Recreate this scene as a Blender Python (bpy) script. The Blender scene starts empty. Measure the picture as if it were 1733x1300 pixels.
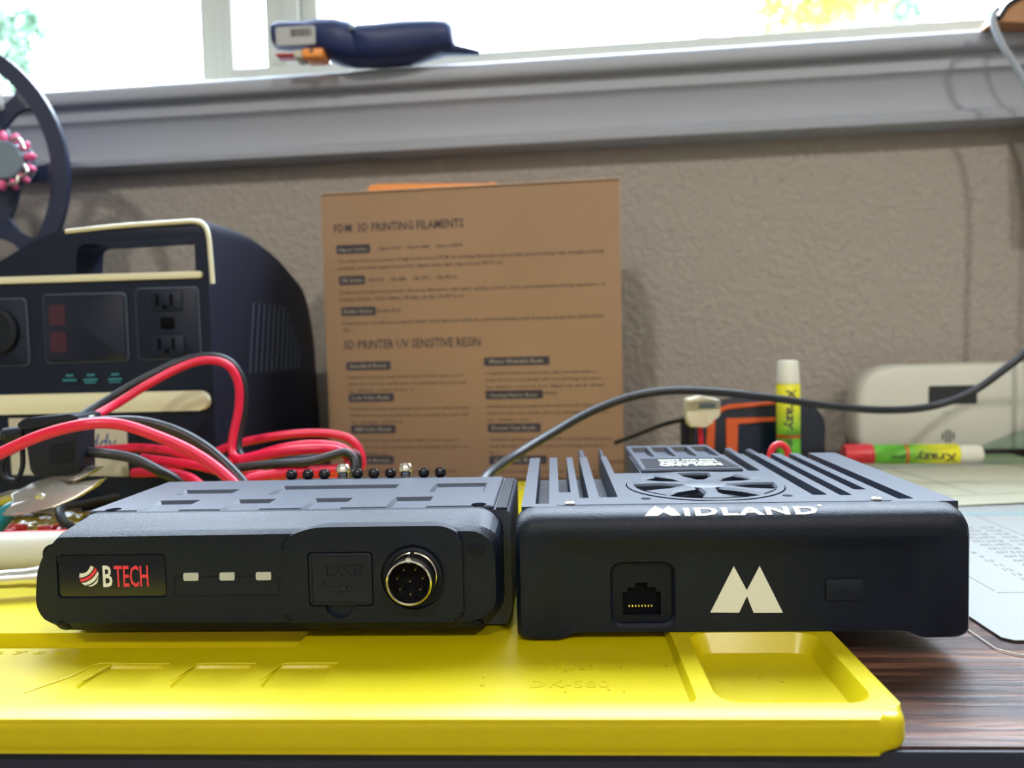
import bpy, bmesh, math, random
from mathutils import Vector, Matrix, noise
random.seed(7)
R = math.radians
scn = bpy.context.scene
COL = scn.collection

# ------------------------------------------------------------------ camera
W, H, F = 1733, 1300, 1300.0            # picture size and focal length in pixels
YAW, PITCH, ROLL = R(3.0), R(3.05), R(1.45)
CAM = Vector((0, 0, .095))              # desk top is z = 0
fwd = Vector((-math.sin(YAW)*math.cos(PITCH), math.cos(YAW)*math.cos(PITCH), -math.sin(PITCH)))
r0 = Vector((math.cos(YAW), math.sin(YAW), 0)); u0 = r0.cross(fwd)
rgt = r0*math.cos(ROLL) - u0*math.sin(ROLL)
upv = u0*math.cos(ROLL) + r0*math.sin(ROLL)
cd = bpy.data.cameras.new('camera'); cam = bpy.data.objects.new('camera', cd); COL.objects.link(cam)
m = Matrix.Identity(4)
for i in range(3):
    m[i][0] = rgt[i]; m[i][1] = upv[i]; m[i][2] = -fwd[i]; m[i][3] = CAM[i]
cam.matrix_world = m
cd.sensor_width = 36; cd.lens = F/W*36; cd.clip_start = .01; cd.clip_end = 200
cd.dof.use_dof = True; cd.dof.focus_distance = .236; cd.dof.aperture_fstop = 13
scn.camera = cam

def at(px, py, Y):                      # point seen at a pixel, standing at depth Y
    d = fwd*F + rgt*(px-W/2) - upv*(py-H/2)
    return CAM + d*(Y/d.y)

# ------------------------------------------------------------------ world, sun, lamp, exposure
wd = bpy.data.worlds.new('sky'); scn.world = wd; wd.use_nodes = True
wn = wd.node_tree.nodes; bg = wn['Background']
tc = wn.new('ShaderNodeTexCoord'); sx = wn.new('ShaderNodeSeparateXYZ'); rp = wn.new('ShaderNodeValToRGB')
wd.node_tree.links.new(tc.outputs['Generated'], sx.inputs[0]); wd.node_tree.links.new(sx.outputs['Z'], rp.inputs[0])
rp.color_ramp.elements[0].color = (.86, .95, 1, 1); rp.color_ramp.elements[1].color = (.66, .81, 1, 1)
wd.node_tree.links.new(rp.outputs[0], bg.inputs[0]); bg.inputs[1].default_value = 16
sd = bpy.data.lights.new('sun', 'SUN'); sd.energy = 5; sd.angle = R(1); sd.color = (1, .95, .85)
so = bpy.data.objects.new('sun', sd); COL.objects.link(so); so.rotation_euler = (R(50), 0, R(-35))
scn.view_settings.view_transform = 'Standard'; scn.view_settings.look = 'None'
scn.view_settings.exposure = 0.75; scn.view_settings.gamma = 1; scn.view_settings.use_curve_mapping = False
scn.cycles.max_bounces = 10; scn.cycles.transparent_max_bounces = 16
LAMP_POWER = 42.0

# ------------------------------------------------------------------ materials
def mat(name, col, rough=.5, metal=0, bump=None, spec=.5, coat=0, alpha=1, trans=0, sss=0, emit=None, var=None, ior=1.45, sheen=0):
    m = bpy.data.materials.new(name); m.use_nodes = True
    nt = m.node_tree; b = nt.nodes['Principled BSDF']
    b.inputs['Base Color'].default_value = (*col, 1); b.inputs['Roughness'].default_value = rough
    b.inputs['Metallic'].default_value = metal; b.inputs['Specular IOR Level'].default_value = spec
    b.inputs['Coat Weight'].default_value = coat; b.inputs['Alpha'].default_value = alpha
    b.inputs['Transmission Weight'].default_value = trans; b.inputs['IOR'].default_value = ior
    b.inputs['Sheen Weight'].default_value = sheen
    if sss:
        b.inputs['Subsurface Weight'].default_value = sss; b.inputs['Subsurface Radius'].default_value = (1, .8, .2); b.inputs['Subsurface Scale'].default_value = .003
    if emit:
        b.inputs['Emission Color'].default_value = (*emit[:3], 1); b.inputs['Emission Strength'].default_value = emit[3]
    co = nt.nodes.new('ShaderNodeTexCoord')
    n = nt.nodes.new('ShaderNodeTexNoise'); nt.links.new(co.outputs['Object'], n.inputs['Vector'])
    sc, st, dist = bump or (400, .05, .0001)
    n.inputs['Scale'].default_value = sc; n.inputs['Detail'].default_value = 3
    bp = nt.nodes.new('ShaderNodeBump'); bp.inputs['Strength'].default_value = st; bp.inputs['Distance'].default_value = dist
    nt.links.new(n.outputs['Fac'], bp.inputs['Height']); nt.links.new(bp.outputs[0], b.inputs['Normal'])
    if var:                               # (scale, second colour)
        n2 = nt.nodes.new('ShaderNodeTexNoise'); n2.inputs['Scale'].default_value = var[0]; n2.inputs['Detail'].default_value = 4
        nt.links.new(co.outputs['Object'], n2.inputs['Vector'])
        mx = nt.nodes.new('ShaderNodeMix'); mx.data_type = 'RGBA'
        mx.inputs[6].default_value = (*col, 1); mx.inputs[7].default_value = (*var[1], 1)
        nt.links.new(n2.outputs['Fac'], mx.inputs[0]); nt.links.new(mx.outputs[2], b.inputs['Base Color'])
    return m
def glass(name, tint=(1, 1, 1), refl=.06, rough=.02):
    m = bpy.data.materials.new(name); m.use_nodes = True; nt = m.node_tree; nt.nodes.clear()
    o = nt.nodes.new('ShaderNodeOutputMaterial'); t = nt.nodes.new('ShaderNodeBsdfTransparent'); g = nt.nodes.new('ShaderNodeBsdfGlossy')
    g.inputs['Roughness'].default_value = rough; t.inputs[0].default_value = (*tint, 1)
    f = nt.nodes.new('ShaderNodeLayerWeight'); pw = nt.nodes.new('ShaderNodeMath'); pw.operation = 'POWER'; pw.inputs[1].default_value = 5
    nt.links.new(f.outputs['Facing'], pw.inputs[0])
    ml = nt.nodes.new('ShaderNodeMath'); ml.operation = 'MULTIPLY_ADD'; ml.inputs[1].default_value = .6; ml.inputs[2].default_value = refl*.6
    nt.links.new(pw.outputs[0], ml.inputs[0]); ml.use_clamp = True
    x = nt.nodes.new('ShaderNodeMixShader'); nt.links.new(ml.outputs[0], x.inputs[0])
    nt.links.new(t.outputs[0], x.inputs[1]); nt.links.new(g.outputs[0], x.inputs[2]); nt.links.new(x.outputs[0], o.inputs[0])
    return m
M_ = {}
M_['radio'] = mat('textured black plastic', (.002, .005, .0125), .40, bump=(2600, 1, .00014), spec=.30)
M_['radio_metal'] = mat('black powder coated metal', (.006, .012, .028), .46, bump=(2400, .8, .00006), spec=.8)
M_['face'] = mat('black face plastic', (.002, .004, .010), .42, bump=(2200, .4, .00004), spec=.25)
M_['gloss_black'] = mat('gloss black plate', (.003, .004, .008), .18, bump=(300, .02, .0001))
M_['rubber'] = mat('black rubber', (.005, .008, .015), .5, bump=(1800, .15, .00005), spec=.3)
M_['hole'] = mat('dark insert and cavity shade', (.0012, .0014, .003), .7, spec=.1)  # near black puts the shade of openings into colour; also dark inserts
M_['white_print'] = mat('white print', (.58, .58, .50), .5)
M_['red_print'] = mat('red print', (.60, .03, .05), .5)
M_['led'] = mat('unlit indicator lens', (.36, .38, .34), .35)
M_['chrome'] = mat('chrome', (.82, .78, .66), .14, 1, bump=(900, .05, .0001))
M_['steel'] = mat('brushed steel', (.60, .58, .52), .28, 1, bump=(700, .2, .0002))
M_['plier'] = mat('dark polished tool steel', (.50, .47, .42), .3, .85, bump=(500, .2, .0001))
M_['gold'] = mat('brass pins', (.85, .70, .38), .25, 1)
M_['mat'] = mat('yellow silicone', (.47, .38, .0), .33, bump=(900, .10, .00005), spec=.5, sss=.15, var=(60, (.43, .35, .0)))
M_['dust'] = mat('dark lint', (.15, .10, .02), .9)
M_['card'] = mat('brown cardboard', (.32, .205, .125), .85, bump=(500, .25, .0003), var=(14, (.28, .175, .10)))
M_['ink'] = mat('dark printing ink', (.045, .035, .05), .8)
M_['ink_brown'] = mat('fine print ink', (.12, .08, .06), .85)
M_['station'] = mat('dark plastic with blue haze tint', (.0018, .006, .020), .42, bump=(1200, .3, .00008), spec=.35)  # blue window flare put into the base colour
M_['screen'] = mat('dark display', (.002, .006, .02), .25)
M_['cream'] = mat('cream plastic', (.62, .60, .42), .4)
M_['tape'] = mat('masking tape', (.42, .40, .32), .8, bump=(600, .3, .0003))
M_['bluepen'] = mat('blue pen ink', (.03, .06, .22), .7)
M_['teal_print'] = mat('teal print', (.02, .16, .20), .6)
M_['red_glow'] = mat('dim red display segment', (.035, .006, .018), .4)
M_['spool'] = mat('spool plastic with blue haze tint', (.006, .014, .045), .45)  # bluish haze from the window tinted into the plastic's colour
M_['pink'] = mat('pink plastic', (.75, .12, .28), .35)
M_['gray'] = mat('grey plastic', (.14, .19, .24), .45)
M_['label'] = mat('pale label', (.55, .62, .70), .6)
M_['red_wire'] = mat('red wire sheath', (.60, .008, .045), .33, spec=.5)
M_['blk_wire'] = mat('black wire sheath', (.012, .013, .016), .38)
M_['teal'] = mat('teal grip', (.0, .14, .15), .25, coat=.3)
M_['white_pl'] = mat('white plastic', (.48, .47, .38), .38)
M_['alarm'] = mat('off white alarm plastic', (.60, .60, .52), .5)
M_['alarm_d'] = mat('alarm display', (.025, .03, .03), .3)
M_['orange'] = mat('orange rubber', (.62, .10, .02), .5)
M_['orange2'] = mat('bright orange plastic', (.85, .30, .06), .4)
M_['meter'] = mat('dark meter shell', (.006, .010, .022), .5)
M_['cap'] = mat('glue cap white', (.68, .68, .58), .45)
M_['glue_r'] = mat('red glue cap', (.62, .03, .04), .35)
M_['ivory'] = mat('ivory connector', (.60, .55, .42), .5)
M_['paper'] = mat('white paper', (.25, .255, .24), .7)
M_['paper2'] = mat('cream paper', (.38, .365, .26), .75, bump=(40, .2, .001))
M_['line'] = mat('printed grey line', (.10, .10, .09), .8)
M_['header'] = mat('pale blue header print', (.20, .28, .28), .8)
M_['fine2'] = mat('faint print', (.42, .40, .28), .8)
M_['navy'] = mat('navy rubber', (.010, .024, .10), .45)
M_['barcode'] = mat('sticker grey', (.40, .42, .42), .6)
M_['trim'] = mat('white painted trim', (.33, .355, .40), .45, bump=(30, .05, .001))
M_['sash'] = mat('pale vinyl window frame', (.50, .52, .46), .4)
M_['wall'] = mat('textured beige paint', (.35, .315, .275), .85, bump=(190, .9, .003), var=(3, (.33, .295, .255)))
M_['ceil'] = mat('white ceiling paint', (.6, .6, .58), .9)
M_['floorm'] = mat('brown carpet', (.10, .08, .07), .95)
M_['deskedge'] = mat('dark desk edge', (.008, .011, .022), .5, bump=(200, .3, .0006))
M_['leather'] = mat('tan pouch', (.40, .20, .09), .6)
M_['paleblue'] = mat('pale grey cable', (.35, .40, .46), .4)
M_['leaf'] = mat('green leaves', (.13, .22, .16), .6)
M_['leaf2'] = mat('yellow green leaves', (.28, .30, .06), .6)
M_['bark'] = mat('bark', (.10, .08, .07), .9)
M_['ground'] = mat('pale gravel', (.35, .34, .30), .9)
M_['lampm'] = mat('lamp diffuser', (.8, .8, .8), .5, emit=(1, .93, .82, 3))
M_['glass'] = glass('window glass')
M_['laminate'] = glass('clear laminate film', (.98, .99, 1), .05, .08)
M_['bag'] = glass('clear plastic bag', (.80, .76, .70), .09, .12)
M_['haze'] = glass('clear greenish sleeve', (.74, .86, .80), .05, .15)

def wood():
    m = bpy.data.materials.new('dark walnut laminate'); m.use_nodes = True; nt = m.node_tree; b = nt.nodes['Principled BSDF']
    co = nt.nodes.new('ShaderNodeTexCoord'); mp = nt.nodes.new('ShaderNodeMapping'); mp.inputs['Scale'].default_value = (9, 170, 60)
    n = nt.nodes.new('ShaderNodeTexNoise'); n.inputs['Scale'].default_value = 1.3; n.inputs['Detail'].default_value = 7; n.inputs['Roughness'].default_value = .65; n.inputs['Distortion'].default_value = .5
    r = nt.nodes.new('ShaderNodeValToRGB'); e = r.color_ramp.elements
    e[0].position = .36; e[0].color = (.018, .009, .008, 1); e[1].position = .68; e[1].color = (.26, .12, .065, 1)
    x = r.color_ramp.elements.new(.5); x.color = (.07, .030, .02, 1)
    bp = nt.nodes.new('ShaderNodeBump'); bp.inputs['Strength'].default_value = .55; bp.inputs['Distance'].default_value = .0006
    L = nt.links
    L.new(co.outputs['Object'], mp.inputs[0]); L.new(mp.outputs[0], n.inputs['Vector']); L.new(n.outputs['Fac'], r.inputs[0]); L.new(r.outputs[0], b.inputs['Base Color'])
    L.new(n.outputs['Fac'], bp.inputs['Height']); L.new(bp.outputs[0], b.inputs['Normal']); b.inputs['Roughness'].default_value = .36
    return m
M_['wood'] = wood()
def glue_mat():
    m = bpy.data.materials.new('yellow to green glue label'); m.use_nodes = True; nt = m.node_tree; b = nt.nodes['Principled BSDF']
    co = nt.nodes.new('ShaderNodeTexCoord'); s = nt.nodes.new('ShaderNodeSeparateXYZ'); r = nt.nodes.new('ShaderNodeValToRGB')
    at_ = nt.nodes.new('ShaderNodeMapRange'); at_.inputs[1].default_value = 0; at_.inputs[2].default_value = .09
    nt.links.new(co.outputs['Object'], s.inputs[0]); nt.links.new(s.outputs['Z'], at_.inputs[0]); nt.links.new(at_.outputs[0], r.inputs[0]); nt.links.new(r.outputs[0], b.inputs['Base Color'])
    e = r.color_ramp.elements; e[0].position = .36; e[0].color = (.12, .45, .03, 1); e[1].position = .62; e[1].color = (.78, .74, .03, 1)
    b.inputs['Roughness'].default_value = .4
    return m
M_['glue'] = glue_mat()

# ------------------------------------------------------------------ mesh helpers
XF = Matrix.Identity(4)
def obj(name, bm, material, parent=None, smooth=35, xf=None):
    me = bpy.data.meshes.new(name)
    if isinstance(bm, bmesh.types.BMesh):
        bm.transform(xf if xf is not None else XF)
        bmesh.ops.recalc_face_normals(bm, faces=bm.faces[:])
        for f in bm.faces: f.smooth = True
        for e in bm.edges:
            e.smooth = not (len(e.link_faces) == 2 and e.calc_face_angle(0) > R(smooth))
        bm.to_mesh(me); bm.free()
    else:
        me = bm
    mm = M_[material] if isinstance(material, str) else material
    me.materials.clear(); me.materials.append(mm)
    o = bpy.data.objects.new(name, me); COL.objects.link(o)
    if parent is not None:
        o.parent = parent
        if parent.type == 'EMPTY': o.matrix_parent_inverse = parent.matrix_basis.inverted()
    return o
def tag(o, label, cat, group=None):
    o['label'] = label; o['category'] = cat
    if group: o['group'] = group
    return o
def thing(name, loc, label, cat, group=None, rz=0):
    o = bpy.data.objects.new(name, None); COL.objects.link(o); o.location = loc; o.rotation_euler = (0, 0, rz)
    o.empty_display_size = .01
    return tag(o, label, cat, group)
def struct(o):
    o['kind'] = 'structure'; return o

def bevel(bm, edges, off, seg=2):
    bmesh.ops.bevel(bm, geom=edges, offset=off, segments=seg, profile=.5, affect='EDGES', clamp_overlap=True)
def box(x0, x1, y0, y1, z0, z1, bv=0, seg=2, bm=None):
    b = bm or bmesh.new(); s = bmesh.new()
    vs = [s.verts.new(p) for p in ((x0,y0,z0),(x1,y0,z0),(x1,y1,z0),(x0,y1,z0),(x0,y0,z1),(x1,y0,z1),(x1,y1,z1),(x0,y1,z1))]
    for f in ((0,3,2,1),(4,5,6,7),(0,1,5,4),(1,2,6,5),(2,3,7,6),(3,0,4,7)): s.faces.new([vs[i] for i in f])
    if bv: bevel(s, s.edges[:], bv, seg)
    return merge(b, s)
def merge(b, s):
    me = bpy.data.meshes.new('t'); s.to_mesh(me); s.free(); b.from_mesh(me); bpy.data.meshes.remove(me); return b
def loft(rings, cap=True, closed=True):      # rings of equal point count
    b = bmesh.new(); vr = [[b.verts.new(p) for p in r] for r in rings]; n = len(rings[0])
    for i in range(len(vr)-1):
        for j in range(n if closed else n-1):
            b.faces.new((vr[i][j], vr[i][(j+1) % n], vr[i+1][(j+1) % n], vr[i+1][j]))
    if cap: b.faces.new(vr[0]); b.faces.new(vr[-1][::-1])
    return b
def prism(poly, axis, a, b_, bv=0, seg=2, front_only=False):
    def P(u, v, w): return {'y': (u, w, v), 'z': (u, v, w), 'x': (w, u, v)}[axis]
    b = loft([[P(u, v, a) for u, v in poly], [P(u, v, b_) for u, v in poly]])
    if bv:
        k = {'x': 0, 'y': 1, 'z': 2}[axis]
        if front_only:
            es = [e for e in b.edges if all(abs(v.co[k]-a) < 1e-7 for v in e.verts)]
        else:
            es = [e for e in b.edges if abs(e.verts[0].co[k]-e.verts[1].co[k]) < 1e-7]
        bevel(b, es, bv, seg)
    return b
def rrect(x0, x1, y0, y1, r, n=5):
    pts = []
    for cx, cy, a in ((x1-r, y1-r, 0), (x0+r, y1-r, 90), (x0+r, y0+r, 180), (x1-r, y0+r, 270)):
        for k in range(n+1):
            t = R(a + 90*k/n); pts.append((cx + r*math.cos(t), cy + r*math.sin(t)))
    return pts
def roundpoly(pts, rad, n=4):                # round the corners of a polygon
    out = []; N = len(pts)
    if not isinstance(rad, (list, tuple)): rad = [rad]*N
    for i in range(N):
        p = Vector(pts[i]); a = Vector(pts[i-1]); c = Vector(pts[(i+1) % N]); r = rad[i]
        d1 = (a-p); d2 = (c-p); r = min(r, d1.length*.49, d2.length*.49)
        if r <= 0:
            for k in range(n+1): out.append((p.x+k*1e-7, p.y))
            continue
        s = p + d1.normalized()*r; e = p + d2.normalized()*r
        for k in range(n+1):
            t = k/n; q = s*(1-t)**2 + p*2*t*(1-t) + e*t*t; out.append((q.x, q.y))
    return out
def lathe(prof, n=32, M=None):               # profile (r, z)
    b = loft([[(r*math.cos(2*math.pi*k/n), r*math.sin(2*math.pi*k/n), z) for k in range(n)] for r, z in prof])
    if M is not None: b.transform(M)
    return b
def smoothpath(pts, n=8):
    pts = [Vector(p) for p in pts]; q = [pts[0]*2-pts[1]] + pts + [pts[-1]*2-pts[-2]]; out = []
    for i in range(1, len(q)-2):
        for k in range(n):
            t = k/n; a, b, c, d = q[i-1:i+3]
            out.append(.5*((2*b) + (c-a)*t + (2*a-5*b+4*c-d)*t*t + (3*b-a-3*c+d)*t**3))
    out.append(pts[-1]); return out
def tube(pts, r, seg=12, sm=8, bm=None):
    path = smoothpath(pts, sm) if sm else [Vector(p) for p in pts]
    rr = r if isinstance(r, (list, tuple)) else [r]*len(path)
    if len(rr) != len(path): rr = [rr[min(len(rr)-1, int(i*len(rr)/len(path)))] for i in range(len(path))]
    t = (path[1]-path[0]).normalized(); up = Vector((0, 0, 1)) if abs(t.z) < .9 else Vector((1, 0, 0))
    n = (up - t*up.dot(t)).normalized(); rings = []
    for i, p in enumerate(path):
        t2 = (path[min(i+1, len(path)-1)] - path[max(i-1, 0)]).normalized()
        n = (n - t2*n.dot(t2)).normalized(); bb = t2.cross(n)
        rings.append([p + (n*math.cos(2*math.pi*k/seg) + bb*math.sin(2*math.pi*k/seg))*rr[i] for k in range(seg)])
    s = loft(rings)
    return merge(bm, s) if bm else s
def cyl(c, r, h, axis='z', n=28, bv=0, bm=None, seg=2):
    pts = [(c[0 if axis != 'x' else 1] + r*math.cos(2*math.pi*k/n), c[1 if axis == 'z' else 2] + r*math.sin(2*math.pi*k/n)) for k in range(n)]
    w = c['xyz'.index(axis)]
    s = prism(pts, axis, w, w+h, bv, seg)
    return merge(bm, s) if bm else s
def boolean(o, cutters, op='DIFFERENCE', sharp=32):
    for c in cutters:
        if isinstance(c, bmesh.types.BMesh):
            c.transform(XF)
            bmesh.ops.recalc_face_normals(c, faces=c.faces[:]); me = bpy.data.meshes.new('c'); c.to_mesh(me); c.free()
            c = bpy.data.objects.new('c', me); COL.objects.link(c)
        md = o.modifiers.new('b', 'BOOLEAN'); md.operation = op; md.object = c; md.solver = 'EXACT'
        dg = bpy.context.evaluated_depsgraph_get(); dg.update()
        me2 = bpy.data.meshes.new_from_object(o.evaluated_get(dg)); o.modifiers.clear()
        old = o.data; mts = list(old.materials); o.data = me2; me2.materials.clear()
        for x in mts: me2.materials.append(x)
        b = bmesh.new(); b.from_mesh(me2)
        bmesh.ops.remove_doubles(b, verts=b.verts[:], dist=1e-6)
        for f in b.faces: f.smooth = True; f.material_index = 0
        for e in b.edges: e.smooth = not (len(e.link_faces) == 2 and e.calc_face_angle(0) > R(sharp))
        b.to_mesh(me2); b.free()
        bpy.data.objects.remove(c)
    return o
def text_bm(s, size=None, width=None, height=None, ext=.0001, align='LEFT', res=2, bold=0, spacing=1):
    cu = bpy.data.curves.new('t', 'FONT'); cu.body = s; cu.size = 1; cu.extrude = 0; cu.resolution_u = res
    cu.offset = bold; cu.space_character = spacing; cu.space_line = 1
    to = bpy.data.objects.new('t', cu); COL.objects.link(to)
    dg = bpy.context.evaluated_depsgraph_get(); dg.update()
    me = bpy.data.meshes.new_from_object(to.evaluated_get(dg)); bpy.data.objects.remove(to)
    b = bmesh.new(); b.from_mesh(me); bpy.data.meshes.remove(me)
    xs = [v.co.x for v in b.verts]; ys = [v.co.y for v in b.verts]
    x0, x1, y0, y1 = min(xs), max(xs), min(ys), max(ys)
    sy = (height/(y1-y0)) if height else (size if size else width/(x1-x0))
    sxx = (width/(x1-x0)) if width else sy
    ox = {'LEFT': x0, 'CENTER': (x0+x1)/2, 'RIGHT': x1}[align]
    for v in b.verts: v.co.x = (v.co.x-ox)*sxx; v.co.y *= sy
    r = bmesh.ops.extrude_face_region(b, geom=b.faces[:])
    for v in r['geom']:
        if isinstance(v, bmesh.types.BMVert): v.co.z += ext
    return b
FRONT = Matrix(((1,0,0,0),(0,0,-1,0),(0,1,0,0),(0,0,0,1)))      # text plane -> facing -Y
def put(b, x, y, z, base=None, rz=0):
    b.transform(Matrix.Translation((x, y, z)) @ Matrix.Rotation(rz, 4, 'Z') @ (base if base is not None else Matrix.Identity(4)))
    return b
def recess(x0, x1, z0, z1, y0, depth, slope, r=.001, z_open=False):   # cutter in a front face
    a = rrect(x0-slope*.0, x1, z0, z1, r); c = rrect(x0+slope, x1-slope, z0+slope, z1-slope, max(r-slope*.5, r*.4))
    return loft([[(u, y0-.002, v) for u, v in a], [(u, y0, v) for u, v in a], [(u, y0+depth, v) for u, v in c]])
def topcut(x0, x1, y0, y1, z, depth, slope, r=.001):
    a = rrect(x0, x1, y0, y1, r, 3); c = rrect(x0+slope, x1-slope, y0+slope, y1-slope, max(r-slope*.5, r*.4), 3)
    return loft([[(u, v, z+.003) for u, v in a], [(u, v, z) for u, v in a], [(u, v, z-depth) for u, v in c]])

# ------------------------------------------------------------------ the room (turned 3.3 degrees from the desk)
RM = Matrix.Translation((0, .66, 0)) @ Matrix.Rotation(R(-3.3), 4, 'Z')    # local: x along wall, y out of the window
ZF, ZC = -.74, 1.70
XF = RM.copy()
wx0, wx1, wz0, wz1 = -1.15, .95, .305, 1.35
b = box(-2.0, wx0, 0, .12, ZF, ZC); box(wx1, 2.2, 0, .12, ZF, ZC, bm=b); box(wx0, wx1, 0, .12, ZF, wz0, bm=b); box(wx0, wx1, 0, .12, wz1, ZC, bm=b)
struct(obj('wall_back', b, 'wall'))
struct(obj('wall_left', box(-2.1, -2.0, -2.6, .12, ZF, ZC), 'wall'))
struct(obj('wall_right', box(2.2, 2.3, -2.6, .12, ZF, ZC), 'wall'))
struct(obj('wall_front', box(-2.1, 2.3, -2.7, -2.6, ZF, ZC), 'wall'))
struct(obj('floor', box(-2.1, 2.3, -2.7, .12, ZF-.05, ZF), 'floorm'))
struct(obj('ceiling', box(-2.1, 2.3, -2.7, .12, ZC, ZC+.05), 'ceil'))
# window: outer frame, mullion, fixed pane left, sliding sash right
b = box(wx0, wx1, .04, .115, wz0, wz0+.022, .002); box(wx0, wx1, .04, .115, wz1-.04, wz1, .002, bm=b)
box(wx0, wx0+.04, .04, .115, wz0+.022, wz1-.04, .002, bm=b); box(wx1-.04, wx1, .04, .115, wz0+.022, wz1-.04, .002, bm=b)
wf = struct(obj('window_1', b, 'sash'))
b = box(-.345, -.325, .080, .110, wz0+.022, wz1-.04, .002); box(-.325, -.307, .072, .110, wz0+.022, wz1-.04, .004, bm=b)
obj('mullion', b, 'sash', wf)
b = box(-.274, -.254, .070, .094, wz0+.022, wz1-.04, .003); box(-.254, -.236, .060, .094, wz0+.022, wz1-.04, .003, bm=b); box(-.236, -.219, .066, .094, wz0+.022, wz1-.04, .002, bm=b)
box(-.307, wx1-.04, .058, .094, wz0+.022, wz0+.060, .004, bm=b); box(-.219, wx1-.04, .066, .094, wz1-.09, wz1-.04, .003, bm=b); box(wx1-.09, wx1-.04, .066, .094, wz0+.07, wz1-.09, .003, bm=b)
obj('sliding_sash', b, 'sash', wf)
obj('window_pane', box(wx0+.04, -.325, .096, .099, wz0+.022, wz1-.04), 'glass', wf)
obj('window_pane', box(-.219, wx1-.09, .078, .081, wz0+.07, wz1-.09), 'glass', wf)
obj('window_pane', box(-.307, -.274, .084, .087, wz0+.07, wz1-.04), 'glass', wf)
# sill with a rounded nosing, and moulded apron under it
sill = roundpoly([(-.034, .308), (-.034, .3225), (.06, .3265), (.06, .308)], [.005, .007, 0, 0])
struct(obj('trim_1', prism(sill, 'x', -1.25, 1.05), 'trim'))
ap = [(0, .308), (-.024, .308), (-.024, .2965), (-.0205, .294), (-.0185, .291), (-.0165, .276), (-.017, .268), (-.0225, .2655), (-.025, .262), (-.0245, .2575), (-.021, .2555), (0, .2555)]
struct(obj('trim_2', prism(ap, 'x', -1.22, 1.02), 'trim'))
pl = bpy.data.lights.new('window_portal', 'AREA'); pl.shape = 'RECTANGLE'; pl.size = wx1-wx0; pl.size_y = wz1-wz0; pl.cycles.is_portal = True
po = bpy.data.objects.new('window_portal', pl); COL.objects.link(po)
po.matrix_world = RM @ Matrix.Translation(((wx0+wx1)/2, .135, (wz0+wz1)/2)) @ Matrix.Rotation(R(-90), 4, 'X')
XF = Matrix.Identity(4)
# ceiling lamp, up to the right and behind the viewer
for LP, lab, pw in ((Vector((.95, -1.5, ZC)), 'round white ceiling light far behind the desk, on the right', .5), (Vector((-.60, -1.6, ZC)), 'round white ceiling light far behind the desk, on the left', .5)):
    cl = thing('ceiling_light', LP, lab, 'lamp')
    obj('lamp_base', cyl((LP.x, LP.y, ZC-.02), .12, .02, bv=.003), 'white_pl', cl)
    obj('diffuser', lathe([(.001, -.05), (.05, -.047), (.085, -.037), (.10, -.02), (.10, 0)], M=Matrix.Translation((LP.x, LP.y, ZC-.02))), 'lampm', cl)
    ll = bpy.data.lights.new('ceiling_lamp', 'AREA'); ll.shape = 'DISK'; ll.size = .14; ll.energy = LAMP_POWER*pw; ll.color = (1, .96, .90)
    lo = bpy.data.objects.new('ceiling_lamp', ll); COL.objects.link(lo); lo.location = (LP.x, LP.y, ZC-.075)

# ------------------------------------------------------------------ outside
struct(obj('ground', box(-30, 30, .85, 60, -1.2, -1.1), 'ground'))
def tree(x, y, base, h, cr, n, lm, label, crown_z):
    t = thing('tree', (x, y, base), label, 'tree')
    tk = tube([(x, y, base), (x+.05, y, base+h*.4), (x-.03, y, base+h*.8), (x, y, base+h)], .09, 8)
    for k in range(10):
        a = random.uniform(0, 6.3); z0 = base+h*random.uniform(.35, .9)
        tube([(x, y, z0), (x+cr*.5*math.cos(a), y+cr*.5*math.sin(a), z0+cr*.3), (x+cr*.9*math.cos(a), y+cr*.9*math.sin(a), z0+cr*.5)], .02, 6, bm=tk)
    obj('trunk', tk, 'bark', t)
    b = bmesh.new(); cs = [Vector((x, y, crown_z)) + Vector([random.gauss(0, cr*.42) for _ in range(3)]) for _ in range(16)]
    for k in range(n):
        p = random.choice(cs) + Vector([random.gauss(0, cr*.17) for _ in range(3)])
        d = Vector([random.gauss(0, 1) for _ in range(3)]).normalized(); e = d.cross(Vector((.3, .2, 1))).normalized(); s = random.uniform(.05, .10)
        b.faces.new([b.verts.new(q) for q in (p-d*s, p-e*s*.5, p+d*s, p+e*s*.5)])
    o = obj('foliage', b, lm, t); o['kind'] = 'stuff'
p = at(5, 55, 11); tree(p.x, p.y, -1.1, 4.6, .75, 2600, 'leaf', 'green leafy tree outside the far left of the window', p.z)
p = at(1390, -60, 11); tree(p.x, p.y, -1.1, 5.2, 1.1, 5200, 'leaf2', 'yellow green tree outside the right half of the window', p.z)
p = at(1500, -50, 13); tree(p.x, p.y, -1.1, 6.2, 1.1, 5000, 'leaf', 'bluish green tree outside, right of the yellow green one', p.z)
p = at(1195, -100, 9); tree(p.x, p.y, -1.1, 5.5, .6, 500, 'leaf', 'thin bare-trunked tree outside the middle of the right window pane', p.z+.4)

# ------------------------------------------------------------------ desk
dk = thing('desk', (0, .38, ZF), 'dark walnut grain desk below the window with dark front edge', 'desk')
b = prism([(-.75, .1765), (.80, .1765), (.80, .6080), (-.75, .6980)], 'z', -.026, 0)
obj('desktop', b, 'wood', dk)
obj('edge_band', box(-.75, .80, .1752, .1764, -.0255, -.0006, .0003), 'deskedge', dk)
for x, y in ((-.70, .22), (.75, .22), (-.70, .58), (.75, .58)):
    obj('leg', box(x-.025, x+.025, y-.025, y+.025, ZF, -.026, .003), 'deskedge', dk)

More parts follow.
